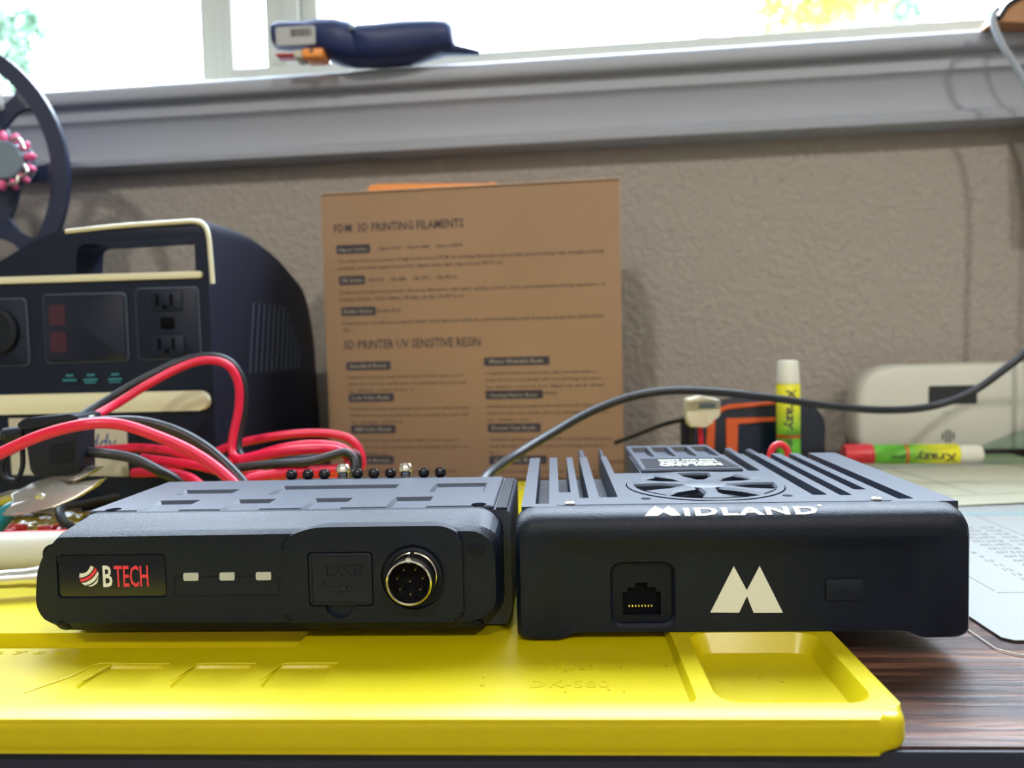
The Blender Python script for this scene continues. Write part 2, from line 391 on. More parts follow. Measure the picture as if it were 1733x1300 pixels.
# ------------------------------------------------------------------ silicone mat
mt = thing('soldering_mat', (-.15, .32, 0), 'yellow silicone soldering mat lying under both black radios', 'mat')
XF = Matrix.Identity(4)
outl = roundpoly([(-.372, .1715), (.0795, .1715), (.0795, .475), (-.372, .475)], .008, 6)
body = obj('mat_body', prism(outl, 'z', .0004, .0088, .0026, 4), 'mat', mt)
cuts = [topcut(-.360, .0330, .1795, .2800, .0088, .0022, .0012, .003),     # main field
        topcut(-.340, -.0775, .2195, .2320, .0068, .0050, .0006, .0012),   # long slot
        topcut(.0375, .0745, .1795, .2235, .0088, .0050, .0028, .006),     # parts tray
        topcut(-.360, .0330, .2860, .4600, .0088, .0022, .0012, .003),
        topcut(.0375, .0745, .230, .4600, .0088, .0050, .0028, .006)]
for x0, x1 in ((-.1640, -.1285), (-.1285, -.1105), (-.1030, -.0850), (-.0785, -.0625)):
    if x0 > -.15: cuts.append(topcut(x0, x1, .1925, .2068, .0066, .0007, .0005, .002))
boolean(body, cuts)
for x0, x1 in ((-.1275, -.1105), (-.1030, -.0860), (-.0785, -.0625)):        # raised lips at the far side of the small fields
    obj('raised_lip', tube([(x0-.001, .197, .0066), (x0+.0006, .2055, .0067), (x0+.003, .2078, .0067), (x1+.001, .2078, .0067)], .00028, 8), 'mat', mt)
obj('raised_lip', tube([(-.140, .190, .0066), (-.1335, .200, .0067), (-.131, .2078, .0067), (-.122, .2078, .0067)], .0003, 8), 'mat', mt)
for s, x, y, z, w, h in (('450 x 300 mm', -.0095, .2030, .0066, .0275, .0032), ('DK-S80', -.0075, .1925, .0066, .0205, .0040), ('Solder Paste', .0425, .1855, .0038, .0235, .0032)):
    obj('embossed_text', put(text_bm(s, width=w, height=h, ext=.00022), x, y, z-.00006), 'mat', mt)
obj('embossed_text', put(text_bm('0 1 2 3 4 5 6 7 8 9', width=.060, height=.0022, ext=.0002), -.206, .2150, .0066), 'mat', mt)
for k in range(16):
    x, y, z = random.choice([(random.uniform(.042, .070), random.uniform(.186, .215), .0038), (random.uniform(-.02, .030), random.uniform(.185, .208), .0066)])
    a = random.uniform(0, 3); s = random.uniform(.0002, .0006)
    obj('lint_speck', tube([(x, y, z+.0001), (x+s*math.cos(a), y+s*math.sin(a), z+.00015), (x+2*s*math.cos(a+.4), y+2*s*math.sin(a+.4), z+.0001)], .00007, 5, 2), 'dust', mt)

# ------------------------------------------------------------------ left radio
ra = thing('mobile_radio', (-.088, .255, .0066), 'black mobile radio with red and white logo plate and silver round connector', 'radio')
def ring(pts, y): return [(u, y, v) for u, v in pts]
rad = [.0015, .004, .004, .004, .003, .004, .004, .003]
r_f = roundpoly([(-.1505, .0398), (-.1572, .0312), (-.1585, .0185), (-.1555, .0135), (-.0248, .0130), (-.0178, .0170), (-.0180, .0360), (-.0225, .0402)], rad, 3)
r_m = roundpoly([(-.1500, .0411), (-.1582, .0322), (-.1592, .0178), (-.1530, .0105), (-.0245, .0100), (-.0168, .0150), (-.0168, .0385), (-.0220, .0415)], rad, 3)
r_b = roundpoly([(-.1465, .0445), (-.1580, .0340), (-.1600, .0180), (-.1480, .0068), (-.0240, .0068), (-.0163, .0135), (-.0162, .0402), (-.0212, .0445)], rad, 3)
bez = obj('front_housing', loft([ring(r_f, .222), ring(r_m, .2242), ring(r_b, .2330), ring(r_b, .2352)]), 'radio', ra)
# raised field on the right carries usb cover and connector; shallow pockets
pad = prism(roundpoly([(-.0815, .0135), (-.0275, .0135), (-.0275, .0395), (-.0325, .0422), (-.0725, .0422), (-.0815, .0385)], [.003, .003, .003, .004, .006, .003], 6), 'y', .2207, .2300, .0016, 6, True)
boolean(bez, [pad], 'UNION', 17)
boolean(bez, [recess(-.1512, -.1172, .0211, .0345, .222, .0006, .0002, .001),
              recess(-.0735, -.0540, .0184, .0348, .2207, .0011, .0002, .0012),
              cyl((-.0642, .2190, .0195), .0046, .0030, 'y'),
              cyl((-.0420, .2170, .0270), .0097, .0052, 'y', 40),
              recess(-.1150, -.0828, .0214, .0275, .222, .00018, .0001, .0012)], sharp=17)
lf = [recess(x-.0025, x+.0025, .02595, .02875, .222, .0006, .0001, .0005) for x in (-.1096, -.0985, -.0874)]
boolean(bez, lf, sharp=17)
# inner island of the lamp frame, leaving an engraved outline
obj('lamp_field', prism(rrect(-.1147, -.0831, .0217, .0272, .001), 'y', .22201, .2228), 'radio', ra)
lp_ = obj('logo_plate', prism(rrect(-.1507, -.1177, .0216, .0340, .0008), 'y', .2223, .2230, .0002, 1, True), 'gloss_black', ra)
# striped globe
def globe_stripes():
    cx, cz, rr = -.1413, .0278, .0032; white = bmesh.new(); red = bmesh.new()
    for i, (lo, hi, w) in enumerate(((.42, .74, 1), (.02, .30, 0), (-.42, -.10, 1), (-.86, -.56, 1))):
        pts_t = []; pts_b = []
        for k in range(15):
            s = -1 + 2*k/14
            for L, t in ((pts_t, hi), (pts_b, lo)):
                hw = math.sqrt(max(0, 1-t*t)); u = s*hw; v = t - .30*(1-(s*s))*(.9) + .12*s*hw
                q = 1/max(1, math.hypot(u, v)); u *= q; v *= q
                a = R(28); L.append((cx + rr*(u*math.cos(a)-v*math.sin(a)), cz + rr*(u*math.sin(a)+v*math.cos(a))))
        merge(white if w else red, loft([[(p[0], y, p[1]) for p in pts_b + pts_t[::-1]] for y in (.22215, .2223)]))
    return white, red
wb, rb = globe_stripes()
obj('logo_emblem', wb, 'white_print', lp_); obj('logo_emblem', rb, 'red_print', lp_)
obj('logo_letters', put(text_bm('B', width=.0029, height=.0066, bold=.015, ext=.00012), -.1370, .2223, .0245, FRONT), 'white_print', lp_)
obj('logo_letters', put(text_bm('TECH', width=.0106, height=.0066, bold=.01, ext=.00012), -.1335, .2223, .0245, FRONT), 'red_print', lp_)
for x, s in ((-.1096, 'PWR'), (-.0985, 'TX'), (-.0874, 'RX')):
    obj('indicator_light', prism(rrect(x-.0023, x+.0023, .02615, .02855, .0004), 'y', .2218, .2226, .0001, 1, True), 'led', ra)
    obj('engraved_text', put(text_bm(s, height=.0012, ext=.00006), x-.0010, .22201, .0214, FRONT), 'rubber', ra)
us = obj('usb_cover', prism(rrect(-.0731, -.0544, .0188, .0344, .0010), 'y', .2206, .2219, .0003, 2, True), 'rubber', ra)
boolean(us, [recess(-.0723, -.0552, .0196, .0336, .2206, .0003, .0001, .0006)])
obj('cover_lip', prism([(-.0723+.0009*0, .0196), (-.0552, .0196), (-.0552, .0336), (-.0723, .0336)], 'y', .22085, .2212), 'rubber', us)
obj('raised_text', put(text_bm('USB', width=.0115, height=.0036, bold=.012, ext=.0005), -.0690, .2210, .0272, FRONT @ Matrix(((1, .25, 0, 0), (0, 1, 0, 0), (0, 0, 1, 0), (0, 0, 0, 1)))), 'rubber', us)
b = tube([(-.0690, .2207, .0262), (-.0688, .2207, .0243), (-.0668, .2207, .0236), (-.0645, .2207, .0236)], .0003, 8); box(-.0645, -.0620, .2204, .2210, .0227, .0245, .0003, bm=b); box(-.0618, -.0606, .2205, .2210, .0230, .0242, .0001, bm=b)
obj('raised_symbol', b, 'rubber', us)
# round eight pin connector
cx, cz = -.0422, .0272
T = Matrix.Translation((cx, .2212, cz)) @ Matrix.Rotation(R(90), 4, 'X') @ Matrix.Diagonal((.86, .86, 1.15, 1))      # lathe axis towards the viewer
cn = obj('connector_barrel', lathe([(.0084, -.001), (.0084, .0002), (.0079, .0004), (.0081, .0009), (.0079, .0014), (.0081, .0019), (.0079, .0024), (.0081, .0029), (.0079, .0034), (.0081, .0039), (.0079, .0045), (.0077, .0060), (.0072, .0063), (.0069, .0060), (.0069, -.001)], 56, T), 'chrome', ra)
obj('connector_insert', lathe([(.00695, -.001), (.00695, .0010), (.0001, .0010)], 40, T), 'hole', cn)
obj('connector_gasket', lathe([(.0100, -.0012), (.0100, .0005), (.0093, .0010), (.0086, .0005), (.0086, -.0012)], 48, T), 'rubber', ra)
b = cyl((0, -.0076, .0005), .0010, .0052, n=16); b.transform(Matrix.Rotation(math.pi, 4, 'Z')); b.transform(T)
obj('key_notch', b, 'chrome', cn)
for k in range(8):
    if k < 7: a = R(90+26+k*51.4); px_, pz_ = .0044*math.cos(a), .0044*math.sin(a)
    else: px_, pz_ = 0, 0
    obj('pin', lathe([(.00042, 0), (.00042, .0042), (.0003, .0048), (.00005, .005)], 12, T @ Matrix.Translation((px_, pz_, 0))), 'gold', cn)
for x, z, y, tl in ((-.1525, .0345, .2225, 0), (-.0232, .0350, .2222, 0), (-.0240, .0116, .2233, 0), (-.1505, .0122, .2230, 1)):
    XFp = Matrix.Translation((x, y, z)) @ (Matrix.Rotation(R(35), 4, 'X') if z < .02 else Matrix.Identity(4))
    b = cyl((0, -.0003, 0), .0028 if z > .02 else .0018, .003, 'y', 32, .0002); b.transform(XFp); pg_ = obj('screw_plug', b, 'face', ra)
    b = cyl((0, -.0001, 0), .0031 if z > .02 else .0021, .0028, 'y', 32); b.transform(XFp); obj('plug_groove', b, 'hole', pg_)
# chassis and embossed top cover
ch = obj('chassis', prism(roundpoly([(-.1535, .0075), (-.0155, .0075), (-.0140, .0120), (-.0140, .0425), (-.0152, .0436), (-.1495, .0436), (-.1545, .0385)], .0012, 3), 'y', .2350, .2905), 'radio_metal', ra)
tp = obj('top_cover', prism(rrect(-.1487, -.0190, .2352, .2868, .0012, 3), 'z', .0434, .0449, .0004, 1), 'radio_metal', ra)
def g(px, py, z=.0449):
    d = fwd*F + rgt*(px-W/2) - upv*(py-H/2); q = CAM + d*((z-CAM.z)/d.z); return q
cts = []
for xl, xr in ((-.1330, -.1190), (-.1060, -.0930), (-.0800, -.0670), (-.0530, -.0400)):
    cts.append(topcut(xl, xr, .2335, .2505, .0449, .0012, .0010, .0004))
cts.append(topcut(-.1330, -.1130, .2600, .2690, .0449, .0012, .0010, .0004))
cts.append(topcut(-.0990, -.0560, .2580, .2740, .0449, .0012, .0010, .0004))
cts.append(topcut(-.0430, -.0240, .2580, .2740, .0449, .0012, .0010, .0004))
cts += [cyl((-.1415, .2372, .040), .0024, .01), cyl((-.0238, .2372, .040), .0024, .01)]
boolean(tp, cts, sharp=12)
obj('seam_rail', prism(rrect(-.0184, -.0148, .2352, .2868, .0006, 2), 'z', .0430, .0443, .0003, 1), 'radio', ra)
for k in range(10):                                     # heat sink fin ends standing behind the cover
    x = -.1040 + k*.00660
    if k in (3, 7): continue
    obj('terminal_post', lathe([(.0021, 0), (.0021, .0040), (.0014, .0045), (.0014, .0060), (.0022, .0066), (.0022, .0084), (.0015, .0094), (.0002, .0096)], 16, Matrix.Translation((x, .2975, .0375))), 'gloss_black', ra)
obj('terminal_rail', box(-.1070, -.0420, .2920, .2995, .0400, .0432, .0006), 'rubber', ra)

obj('rear_plate', box(-.150, -.020, .2908, .3000, .0085, .0425, .001), 'radio_metal', ra)
for x in (-.0835, -.0585):
    b = lathe([(.0022, 0), (.0022, .0060), (.0030, .0066), (.0029, .0080), (.0020, .0092), (.0005, .0096)], 20, Matrix.Translation((x, .2985, .0395)))
    obj('terminal_screw', b, 'chrome', ra)

# ------------------------------------------------------------------ right radio
rb_ = thing('mobile_radio', (.054, .28, .0066), 'black mobile radio with white mountain logo, cooling fins and round fan grille', 'radio')
zt = .0453
hx0, hx1 = -.0122, .1190
ho = roundpoly([(hx0, .0075), (hx0+.0025, .0064), (hx0+.0125, .0064), (hx0+.0165, .0085), (hx1-.0175, .0085), (hx1-.0135, .0064), (hx1-.0030, .0064), (hx1, .0080), (hx1, .0453), (hx0, .0453)], [.001, .003, .002, .002, .002, .002, .004, .003, .0065, .0065], 4)
def inset(poly, d, top):
    cx_ = (hx0+hx1)/2; cz_ = .026; out = []
    for u, v in poly:
        su = max(-1, min(1, (u-cx_)/(.060))); 
        out.append((u - d*max(-1, min(1, (u-cx_)/.058)), v - (top if v > .03 else -d*.8)*min(1, abs(v-cz_)/.016)))
    return out
hs = obj('front_housing', loft([ring(inset(ho, .0030, .0062), .2220), ring(inset(ho, .0016, .0038), .2224), ring(inset(ho, .0006, .0020), .2238), ring(inset(ho, .0001, .0008), .2262), ring(ho, .2296), ring(ho, .2306)]), 'radio', rb_)
ra_, rb2 = rrect(-.0008, .1085, .0040, .0368, .0045), rrect(.0030, .1045, .0040, .0335, .0030)
boolean(hs, [loft([[(u, .2200, v) for u, v in ra_], [(u, .22195, v) for u, v in ra_], [(u, .2236, v) for u, v in rb2]])])
ra_, rb2 = rrect(.0156, .0348, .0103, .0301, .0034), rrect(.0164, .0340, .0113, .0293, .0030)
boolean(hs, [loft([[(u, .2200, v) for u, v in ra_], [(u, .2235, v) for u, v in ra_], [(u, .2246, v) for u, v in rb2], [(u, .2290, v) for u, v in rb2]])])
jack = obj('network_jack', box(.0165, .0339, .2255, .2288, .0114, .0292), 'face', rb_)
jp = [(.0195, .0135), (.0306, .0135), (.0306, .0205), (.0292, .0205), (.0292, .0218), (.0268, .0218), (.0268, .0232), (.0232, .0232), (.0232, .0218), (.0209, .0218), (.0209, .0205), (.0195, .0205)]
boolean(jack, [prism(jp, 'y', .2250, .2280)])
obj('jack_cavity_shade', prism(jp, 'y', .2272, .2281), 'hole', jack)  # dark plate added for the shade inside the jack opening
for k in range(8): obj('contact', box(.0212+k*.00095, .0212+k*.00095+.0004, .2262, .2280, .0157, .0163), 'gold', jack)
obj('logo_emblem', prism([(.0447, .0148), (.0516, .0285), (.0553, .0213), (.0590, .0285), (.0656, .0146), (.0572, .0146), (.0553, .0196), (.0530, .0147)], 'y', .22345, .2237), 'white_print', rb_)
uc = obj('usb_cover', prism(rrect(.0778, .0884, .0184, .0245, .0006), 'y', .2229, .2238, .0003, 2, True), 'rubber', rb_)
b = tube([(.0815, .2228, .0214), (.0828, .2228, .0221), (.0840, .2228, .0209), (.0855, .2228, .0214)], .0002, 6); obj('raised_symbol', b, 'rubber', uc)
def drape(b):
    P_ = [(.2216, .0395), (.2220, .0400), (.2224, .0415), (.2238, .0433), (.2262, .0445), (.2296, .0453), (.24, .0454)]
    for y in (.2238, .2250, .2262, .2279, .2296): bmesh.ops.bisect_plane(b, geom=b.verts[:]+b.edges[:]+b.faces[:], plane_co=(0, y, 0), plane_no=(0, 1, 0))
    for v in b.verts:
        for (a, za), (c, zc_) in zip(P_, P_[1:]):
            if a <= v.co.y <= c: v.co.z = v.co.z - .0453 + za + (zc_-za)*(v.co.y-a)/(c-a) + .00005; break
    return b
obj('printed_name', drape(put(text_bm('IDLAND', width=.0385, height=.0036, bold=.035, ext=.00012, spacing=1.15), .0378, .2240, .0453)), 'white_print', rb_)
obj('printed_name', drape(prism([(.0262, .2240), (.0298, .2290), (.0318, .2264), (.0338, .2290), (.0366, .2240), (.0337, .2240), (.0318, .2254), (.0300, .2240)], 'z', .0453, .04542)), 'white_print', rb_)
obj('printed_name', drape(put(text_bm('®', height=.0014, ext=.00012), .0770, .2272, .0453)), 'white_print', rb_)
# body with open channels
bo = prism(roundpoly([(hx0+.0020, .2306), (hx1-.0003, .2306), (hx1-.0003, .3300), (.0125, .3300), (.0125, .3290), (hx0+.0020, .3290)], 0, 1), 'z', .0085, .0453)
body = obj('heat_sink_body', bo, 'radio_metal', rb_)
zc = .0270
chan = [(-.0060, -.0018, .2345), (.0014, .0053, .2520), (.0079, .0108, .2425), (.0141, .0200, .2430), (.0225, .0322, .2870),
        (.0722, .0765, .2880), (.0805, .0850, .2420), (.0885, .0922, .2410), (.0960, .0998, .2495), (.1032, .1078, .2345)]
for x0, x1, y0 in chan: boolean(body, [prism(rrect(x0, x1, y0, .345, .0006, 2), 'z', .0355 if x0 < .03 else .030, .060)])
boolean(body, [cyl((.0505, .2608, .036), .0262, .02, n=56)])
for x0, x1 in ((-.0018, .0014), (.0053, .0079)): pass
for x0, x1, y1 in ((.0108, .0141, .352), (.0200, .0225, .352), (.0765, .0805, .350), (.0850, .0885, .346)):
    obj('cooling_fin', box(x0+.0004, x1-.0004, .3301, y1, .016, .0452, .0006, 1), 'radio_metal', rb_)
# front strip with two screws
st = prism(rrect(.0005, .1005, .2314, .2345, .0015, 3), 'z', .0452, .0455, .0001, 1); obj('screw_strip', st, 'radio_metal', rb_)
for x, y in ((.0046, .2329), (.0960, .2329)):
    b = lathe([(.0016, 0), (.0016, .0004), (.0011, .0008), (.0007, .0009), (.0006, .0005), (.0001, .0005)], 20, Matrix.Translation((x, y, .0455))); obj('screw', b, 'plier', rb_)
# fan grille
gc = Vector((.0505, .2608, 0))
b = loft([[(gc.x + r*math.cos(2*math.pi*k/56), gc.y + r*math.sin(2*math.pi*k/56), z) for k in range(56)] for r, z in ((.0258, .0440), (.0258, .0456), (.0236, .0456), (.0228, .0448), (.0228, .0440))], cap=False)
bmesh.ops.bridge_loops(b, edges=[e for e in b.edges if e.is_boundary])
gr = obj('fan_grille', b, 'radio_metal', rb_)
hubz = .0460
b = cyl((gc.x, gc.y, .0440), .0075, .0020, n=32, bv=.0005)
for k in range(7):
    a = R(12 + k*360/7); d = Vector((math.cos(a), math.sin(a), 0)); n_ = Vector((-d.y, d.x, 0))
    pts = [gc+d*.005+n_*.0032, gc+d*.0150+n_*.0022, gc+d*.0235+n_*.0055, gc+d*.0235-n_*.0050, gc+d*.0150-n_*.0026, gc+d*.005-n_*.0032]
    s = loft([[(q.x, q.y, .0438) for q in pts], [(q.x, q.y, .0452) for q in pts], [(gc.x+(q.x-gc.x)*.98 + 0, gc.y+(q.y-gc.y)*.98, .0459) for q in [p_ - n_*(.0008 if (p_-gc).dot(n_) > 0 else -.0008) for p_ in pts]]])
    merge(b, s)
obj('grille_spokes', b, 'radio_metal', gr)
fan = obj('fan_hub', cyl((gc.x, gc.y, .0362), .0100, .0050, n=32, bv=.0006), 'rubber', rb_)
for k in range(9):
    a = R(k*40); d = Vector((math.cos(a), math.sin(a), 0)); n_ = Vector((-d.y, d.x, 0))
    s = loft([[tuple(gc+d*r1+n_*o1+Vector((0, 0, z1))) for r1, o1, z1 in ((.009, -.002, z0), (.0235, -.003, z0), (.0235, .004, z0+.003), (.009, .002, z0+.003))] for z0 in (.0370, .0376)])
    obj('fan_blade', s, 'rubber', fan)
for x, y in ((.0285, .2400), (.0725, .2415)):
    obj('screw_hole', cyl((x, y, .0452), .0016, .00015, n=20), 'hole', rb_)
# raised rear block with four windows and the upside down name plate
blk = obj('rear_block', prism([(.0326, .2870), (.0700, .2870), (.0700, .3520), (.0326, .3520)], 'z', .0330, .0466, .0006, 1), 'radio_metal', rb_)
boolean(blk, [topcut(.0346+k*.0088, .0346+k*.0088+.0070, .3180, .3460, .0466, .0020, .0006, .0004) for k in range(4)])
pltx = obj('name_plate', prism([(.0345, .2895), (.0690, .2895), (.0670, .3120), (.0350, .3120)], 'z', .0466, .0468), 'face', rb_)
obj('printed_name', put(text_bm('MIDLAND', width=.0235, height=.0062, bold=.03), .0640, .2985, .0468, None, math.pi), 'white_print', pltx)
obj('printed_name', put(text_bm('MICROMOBILE', width=.0220, height=.0030, bold=.02), .0635, .3030, .0468, None, math.pi), 'white_print', pltx)
obj('printed_name', put(text_bm('TWO WAY RADIO', width=.0225, height=.0030, bold=.04), .0640, .3080, .0468, None, math.pi), 'white_print', pltx)

# ------------------------------------------------------------------ cardboard box
BX = Matrix.Translation((-.1600, .5390, 0)) @ Matrix.Rotation(R(-4.6), 4, 'Z')
bw, bh, bd = .2085, .2022, .062
cb = thing('cardboard_box', (BX @ Vector((bw/2, bd/2, 0))), 'tall brown cardboard filament box with printed text, leaning near the wall', 'box', rz=0)
XF = BX
obj('carton', box(0, bw, 0, bd, .0003, bh, .0008, 2), 'card', cb)
obj('top_flap', box(.0008, bw-.0002, -.0010, bd*.5, bh, bh+.0011, .0004, 1), 'card', cb)
def btext(s, u, z, w, h, mt_='ink_brown', name='printed_text', bold=.025):
    return obj(name, put(text_bm(s, width=w, height=h, ext=.00010, res=1, bold=bold), u, -.0001, z, FRONT), mt_, cb)
def block(s, u, z, w, h):
    o = obj('label_block', prism(rrect(u, u+w, z, z+h, .0008, 2), 'y', -.0002, .0), 'ink', cb)
    obj('reversed_text', put(text_bm(s, width=w*.82, height=h*.45, ext=.0001, res=1), u+w*.08, -.00025, z+h*.30, FRONT), 'fine2', o)
hd = 'printed_heading'
btext('FDM  3D PRINTING FILAMENTS', .0095, .1755, .0925, .0062, 'ink', hd, .012)
block('Hyper Series', .0105, .1605, .0245, .0062)
btext('Hyper-PLA    Hyper-ABS    Hyper-PETG', .0410, .1625, .0600, .0028)
btext('The Hyper Series is a series of high-performance FDM 3D printing filaments, such as high speed printing, high strength printing', .0112, .1545, .1860, .0030)
btext('materials. It includes Hyper Series PLA, Hyper Series ABS, Hyper Series PETG, etc.', .0112, .1495, .1180, .0030)
block('CR Series', .0115, .1388, .0190, .0062)
btext('CR-PLA    CR-ABS    CR-TPU    CR-PETG', .0322, .1405, .0640, .0028)
btext('Positioned as high-end products, CR series filament is with stable quality, accurate color, and exceptional printing experience. It', .0118, .1325, .1860, .0030)
btext('includes CR-PLA, CR-PLA Matte, CR-ABS, CR-Silk, CR-PETG, etc.', .0118, .1275, .0900, .0030)
block('Ender Series', .0125, .1170, .0250, .0062)
btext('Ender-PLA', .0385, .1190, .0170, .0028)
btext('Positioned as cost-effective products, Ender series filaments satisfy the common printing needs. It includes Ender-PLA, Ender-PLA+', .0128, .1108, .1840, .0030)
btext('etc.', .0128, .1062, .0060, .0026)
btext('3D PRINTER UV SENSITIVE RESIN', .0135, .0935, .0980, .0066, 'ink', hd, .012)
for u, z, w, s, ls in ((.0145, .0785, .0325, 'Standard Resin', (.083, .086, .048)), (.0155, .0560, .0330, 'Low Odor Resin', (.087, .086, .038)), (.0165, .0335, .0325, 'ABS-Like Resin', (.077, .084, .026)), (.0170, .0115, .0300, 'Rigid Resin', (.075, .080, .04)),
                       (.1135, .0795, .0455, 'Water Washable Resin', (.077, .080, .082, .050)), (.1140, .0565, .0400, 'Casting Master Resin', (.082, .084, .029)), (.1150, .0335, .0370, 'Dental Cast Resin', (.085, .082, .007)), (.1155, .0110, .0400, 'Ceramic Resin', (.08, .08, .03))):
    block(s, u, z, w, .0060)
    for k, L in enumerate(ls):
        wd_ = ['Created for precision small models with a smooth surface and fine', 'detail, the resin cures quickly with a low shrinkage rate and is easy', 'to clean, suited for figures and display', 'parts for everyday hobby printing'][k]
        n = max(4, int(len(wd_)*L/.085)); btext(wd_[:n], u+.0005, z-.0058-k*.0047, L, .0026)
XF = Matrix.Identity(4)
# orange tool behind the box
pts = [at(624, 322, .615), at(626, 316, .615), at(640, 313, .615), at(730, 312, .615), at(825, 312, .615), at(838, 309, .615), at(844, 314, .615), at(842, 330, .615)]
b = prism(roundpoly([(p.x, p.z) for p in pts] + [(pts[-1].x-.004, .0), (pts[0].x+.004, .0)], .001, 2), 'y', .6115, .6200, .001, 2)
oc = tag(obj('orange_case', b, 'orange2'), 'bright orange plastic case peeking above the cardboard box', 'case')

# ------------------------------------------------------------------ power station
ps = thing('power_station', (-.31, .50, 0), 'blue-hazed dark portable power station with carry handle and cream light bar', 'power station')
sx1 = -.187
fo = roundpoly([(-.570, .0), (sx1, .0), (sx1, .1685), (-.2720, .1650), (-.3450, .1262), (-.570, .1255)], [.004, .004, .009, .02, .02, .01], 5)
so_ = prism(fo, 'y', .40, .62)
side = roundpoly([(.4150, .003), (.4150, .1680), (.4560, .1700), (.5260, .1565), (.5800, .1390), (.5980, .1080), (.6080, .003)], [.004, .008, .014, .012, .015, .02, .004], 5)
bodyo = obj('case_body', prism(side, 'x', -.58, -.18), 'station', ps)
boolean(bodyo, [so_], 'INTERSECT')
boolean(bodyo, [prism(roundpoly([(-.2620, .1385), (-.1940, .1385), (-.1940, .1570), (-.2600, .1555)], [.003, .002, .003, .004], 3), 'y', .38, .66),
                box(-.60, -.1945, .4400, .66, .1385, .20)])
boolean(bodyo, [box(-.60, -.300, .4500, .66, .1256, .20)])
bd_ = .4146
# cream strips: lit highlights of the handle edge and ledge put in as shapes
obj('handle_edge_highlight', tube([at(112, 392, bd_), at(200, 383, bd_), at(300, 376, bd_), at(330, 375, bd_), at(346, 382, bd_), at(353, 400, bd_), at(357, 440, bd_), at(360, 480, bd_)], .0013, 8), 'cream', ps)
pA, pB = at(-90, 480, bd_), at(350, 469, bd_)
obj('ledge_highlight', prism(rrect(pA.x, -.1900, .1348, .1388, .0018, 3), 'y', .4132, .4170, .0008, 2), 'cream', ps)
lb = obj('light_bar', prism(rrect(-.345, -.1885, .0622, .0732, .0054, 6), 'y', .4125, .4170, .0015, 3, True), 'cream', ps)
def face_rect(x0, x1, z0, z1, r, y0, y1, m_, name, par, bv=.0005):
    return obj(name, prism(rrect(x0, x1, z0, z1, r, 4), 'y', y0, y1, bv, 2, True), m_, par)
M_['outline'] = mat('grey panel outline', (.06, .08, .12), .5)
for x0, x1, z0, z1, nm in ((-.2815, -.2335, .0900, .1285, 'screen_bezel'), (-.2285, -.1925, .0905, .1305, 'outlet_panel'), (-.345, -.2905, .0890, .1270, 'socket_panel')):
    o = face_rect(x0, x1, z0, z1, .0030, .4140, .4155, 'outline', nm, ps)
    i = face_rect(x0+.0006, x1-.0006, z0+.0006, z1-.0006, .0026, .4136, .4150, 'station', 'panel_face', o, .0002)
    if nm == 'screen_bezel':
        face_rect(x0+.0012, x1-.0012, z0+.0012, z1-.0012, .0022, .4132, .4140, 'screen', 'display', o, .0002)
        for zz in (.1110, .0960): obj('display_glow', prism(rrect(-.2775, -.2680, zz, zz+.0115, .002, 2), 'y', .4130, .4133), 'red_glow', o)
    if nm == 'outlet_panel':
        for zc_ in (.1225, .0985):
            s = face_rect(-.2195, -.2015, zc_-.0055, zc_+.0055, .0012, .4130, .4140, 'station', 'outlet', o)
            for u in (-.2155, -.2075): obj('slot', box(u-.0008, u+.0008, .4127, .4131, zc_-.0022, zc_+.0040), 'hole', s)
            obj('slot', cyl((-.2115, .4127, zc_-.0030), .0014, .0004, 'y', 16), 'hole', s)
        face_rect(-.2145, -.2065, .1075, .1140, .0012, .4130, .4142, 'hole', 'switch', o)
    if nm == 'socket_panel':
        b = lathe([(.0130, 0), (.0130, .003), (.0105, .0035), (.0095, .001), (.0001, .001)], 32, Matrix.Translation((-.3080, .4140, .1090)) @ Matrix.Rotation(R(90), 4, 'X'))
        obj('car_socket', b, 'rubber', o)
for k, u in enumerate((-.2680, -.2560, -.2420)):
    b = box(u-.0040, u+.0040, .4137, .4142, .0800, .0812); box(u-.0020, u+.0024, .4137, .4142, .0826, .0838, bm=b)
    if k: box(u-.0036, u+.0030, .4137, .4142, .0786, .0794, bm=b)
    obj('button_icons', b, 'teal_print', ps)
for k in range(22):                                     # slanting vent grooves on the right side
    y0 = .4660 + k*.0046
    obj('vent_groove', box(-.1872, -.1867, 0, .0009, 0, .046, 0).__class__ and (lambda B: (B.transform(Matrix.Translation((0, y0, .080)) @ Matrix.Rotation(R(-14), 4, 'X')), B)[1])(box(-.1873, -.1866, 0, .0011, 0, .046 if k < 14 else .046-(k-13)*.004)), 'outline' if k % 2 == 0 else 'station', ps)
tp_ = obj('tape_label', prism([(-.3050, .0280), (-.2375, .0260), (-.2370, .0590), (-.3050, .0600)], 'y', .4143, .4149), 'tape', ps)
obj('handwriting', put(text_bm('Buddy', width=.0260, height=.0135, ext=.0002, bold=-.0), -.2705, .4143, .0400, FRONT @ Matrix(((1, .2, 0, 0), (0, 1, 0, 0), (0, 0, 1, 0), (0, 0, 0, 1)))), 'bluepen', tp_)

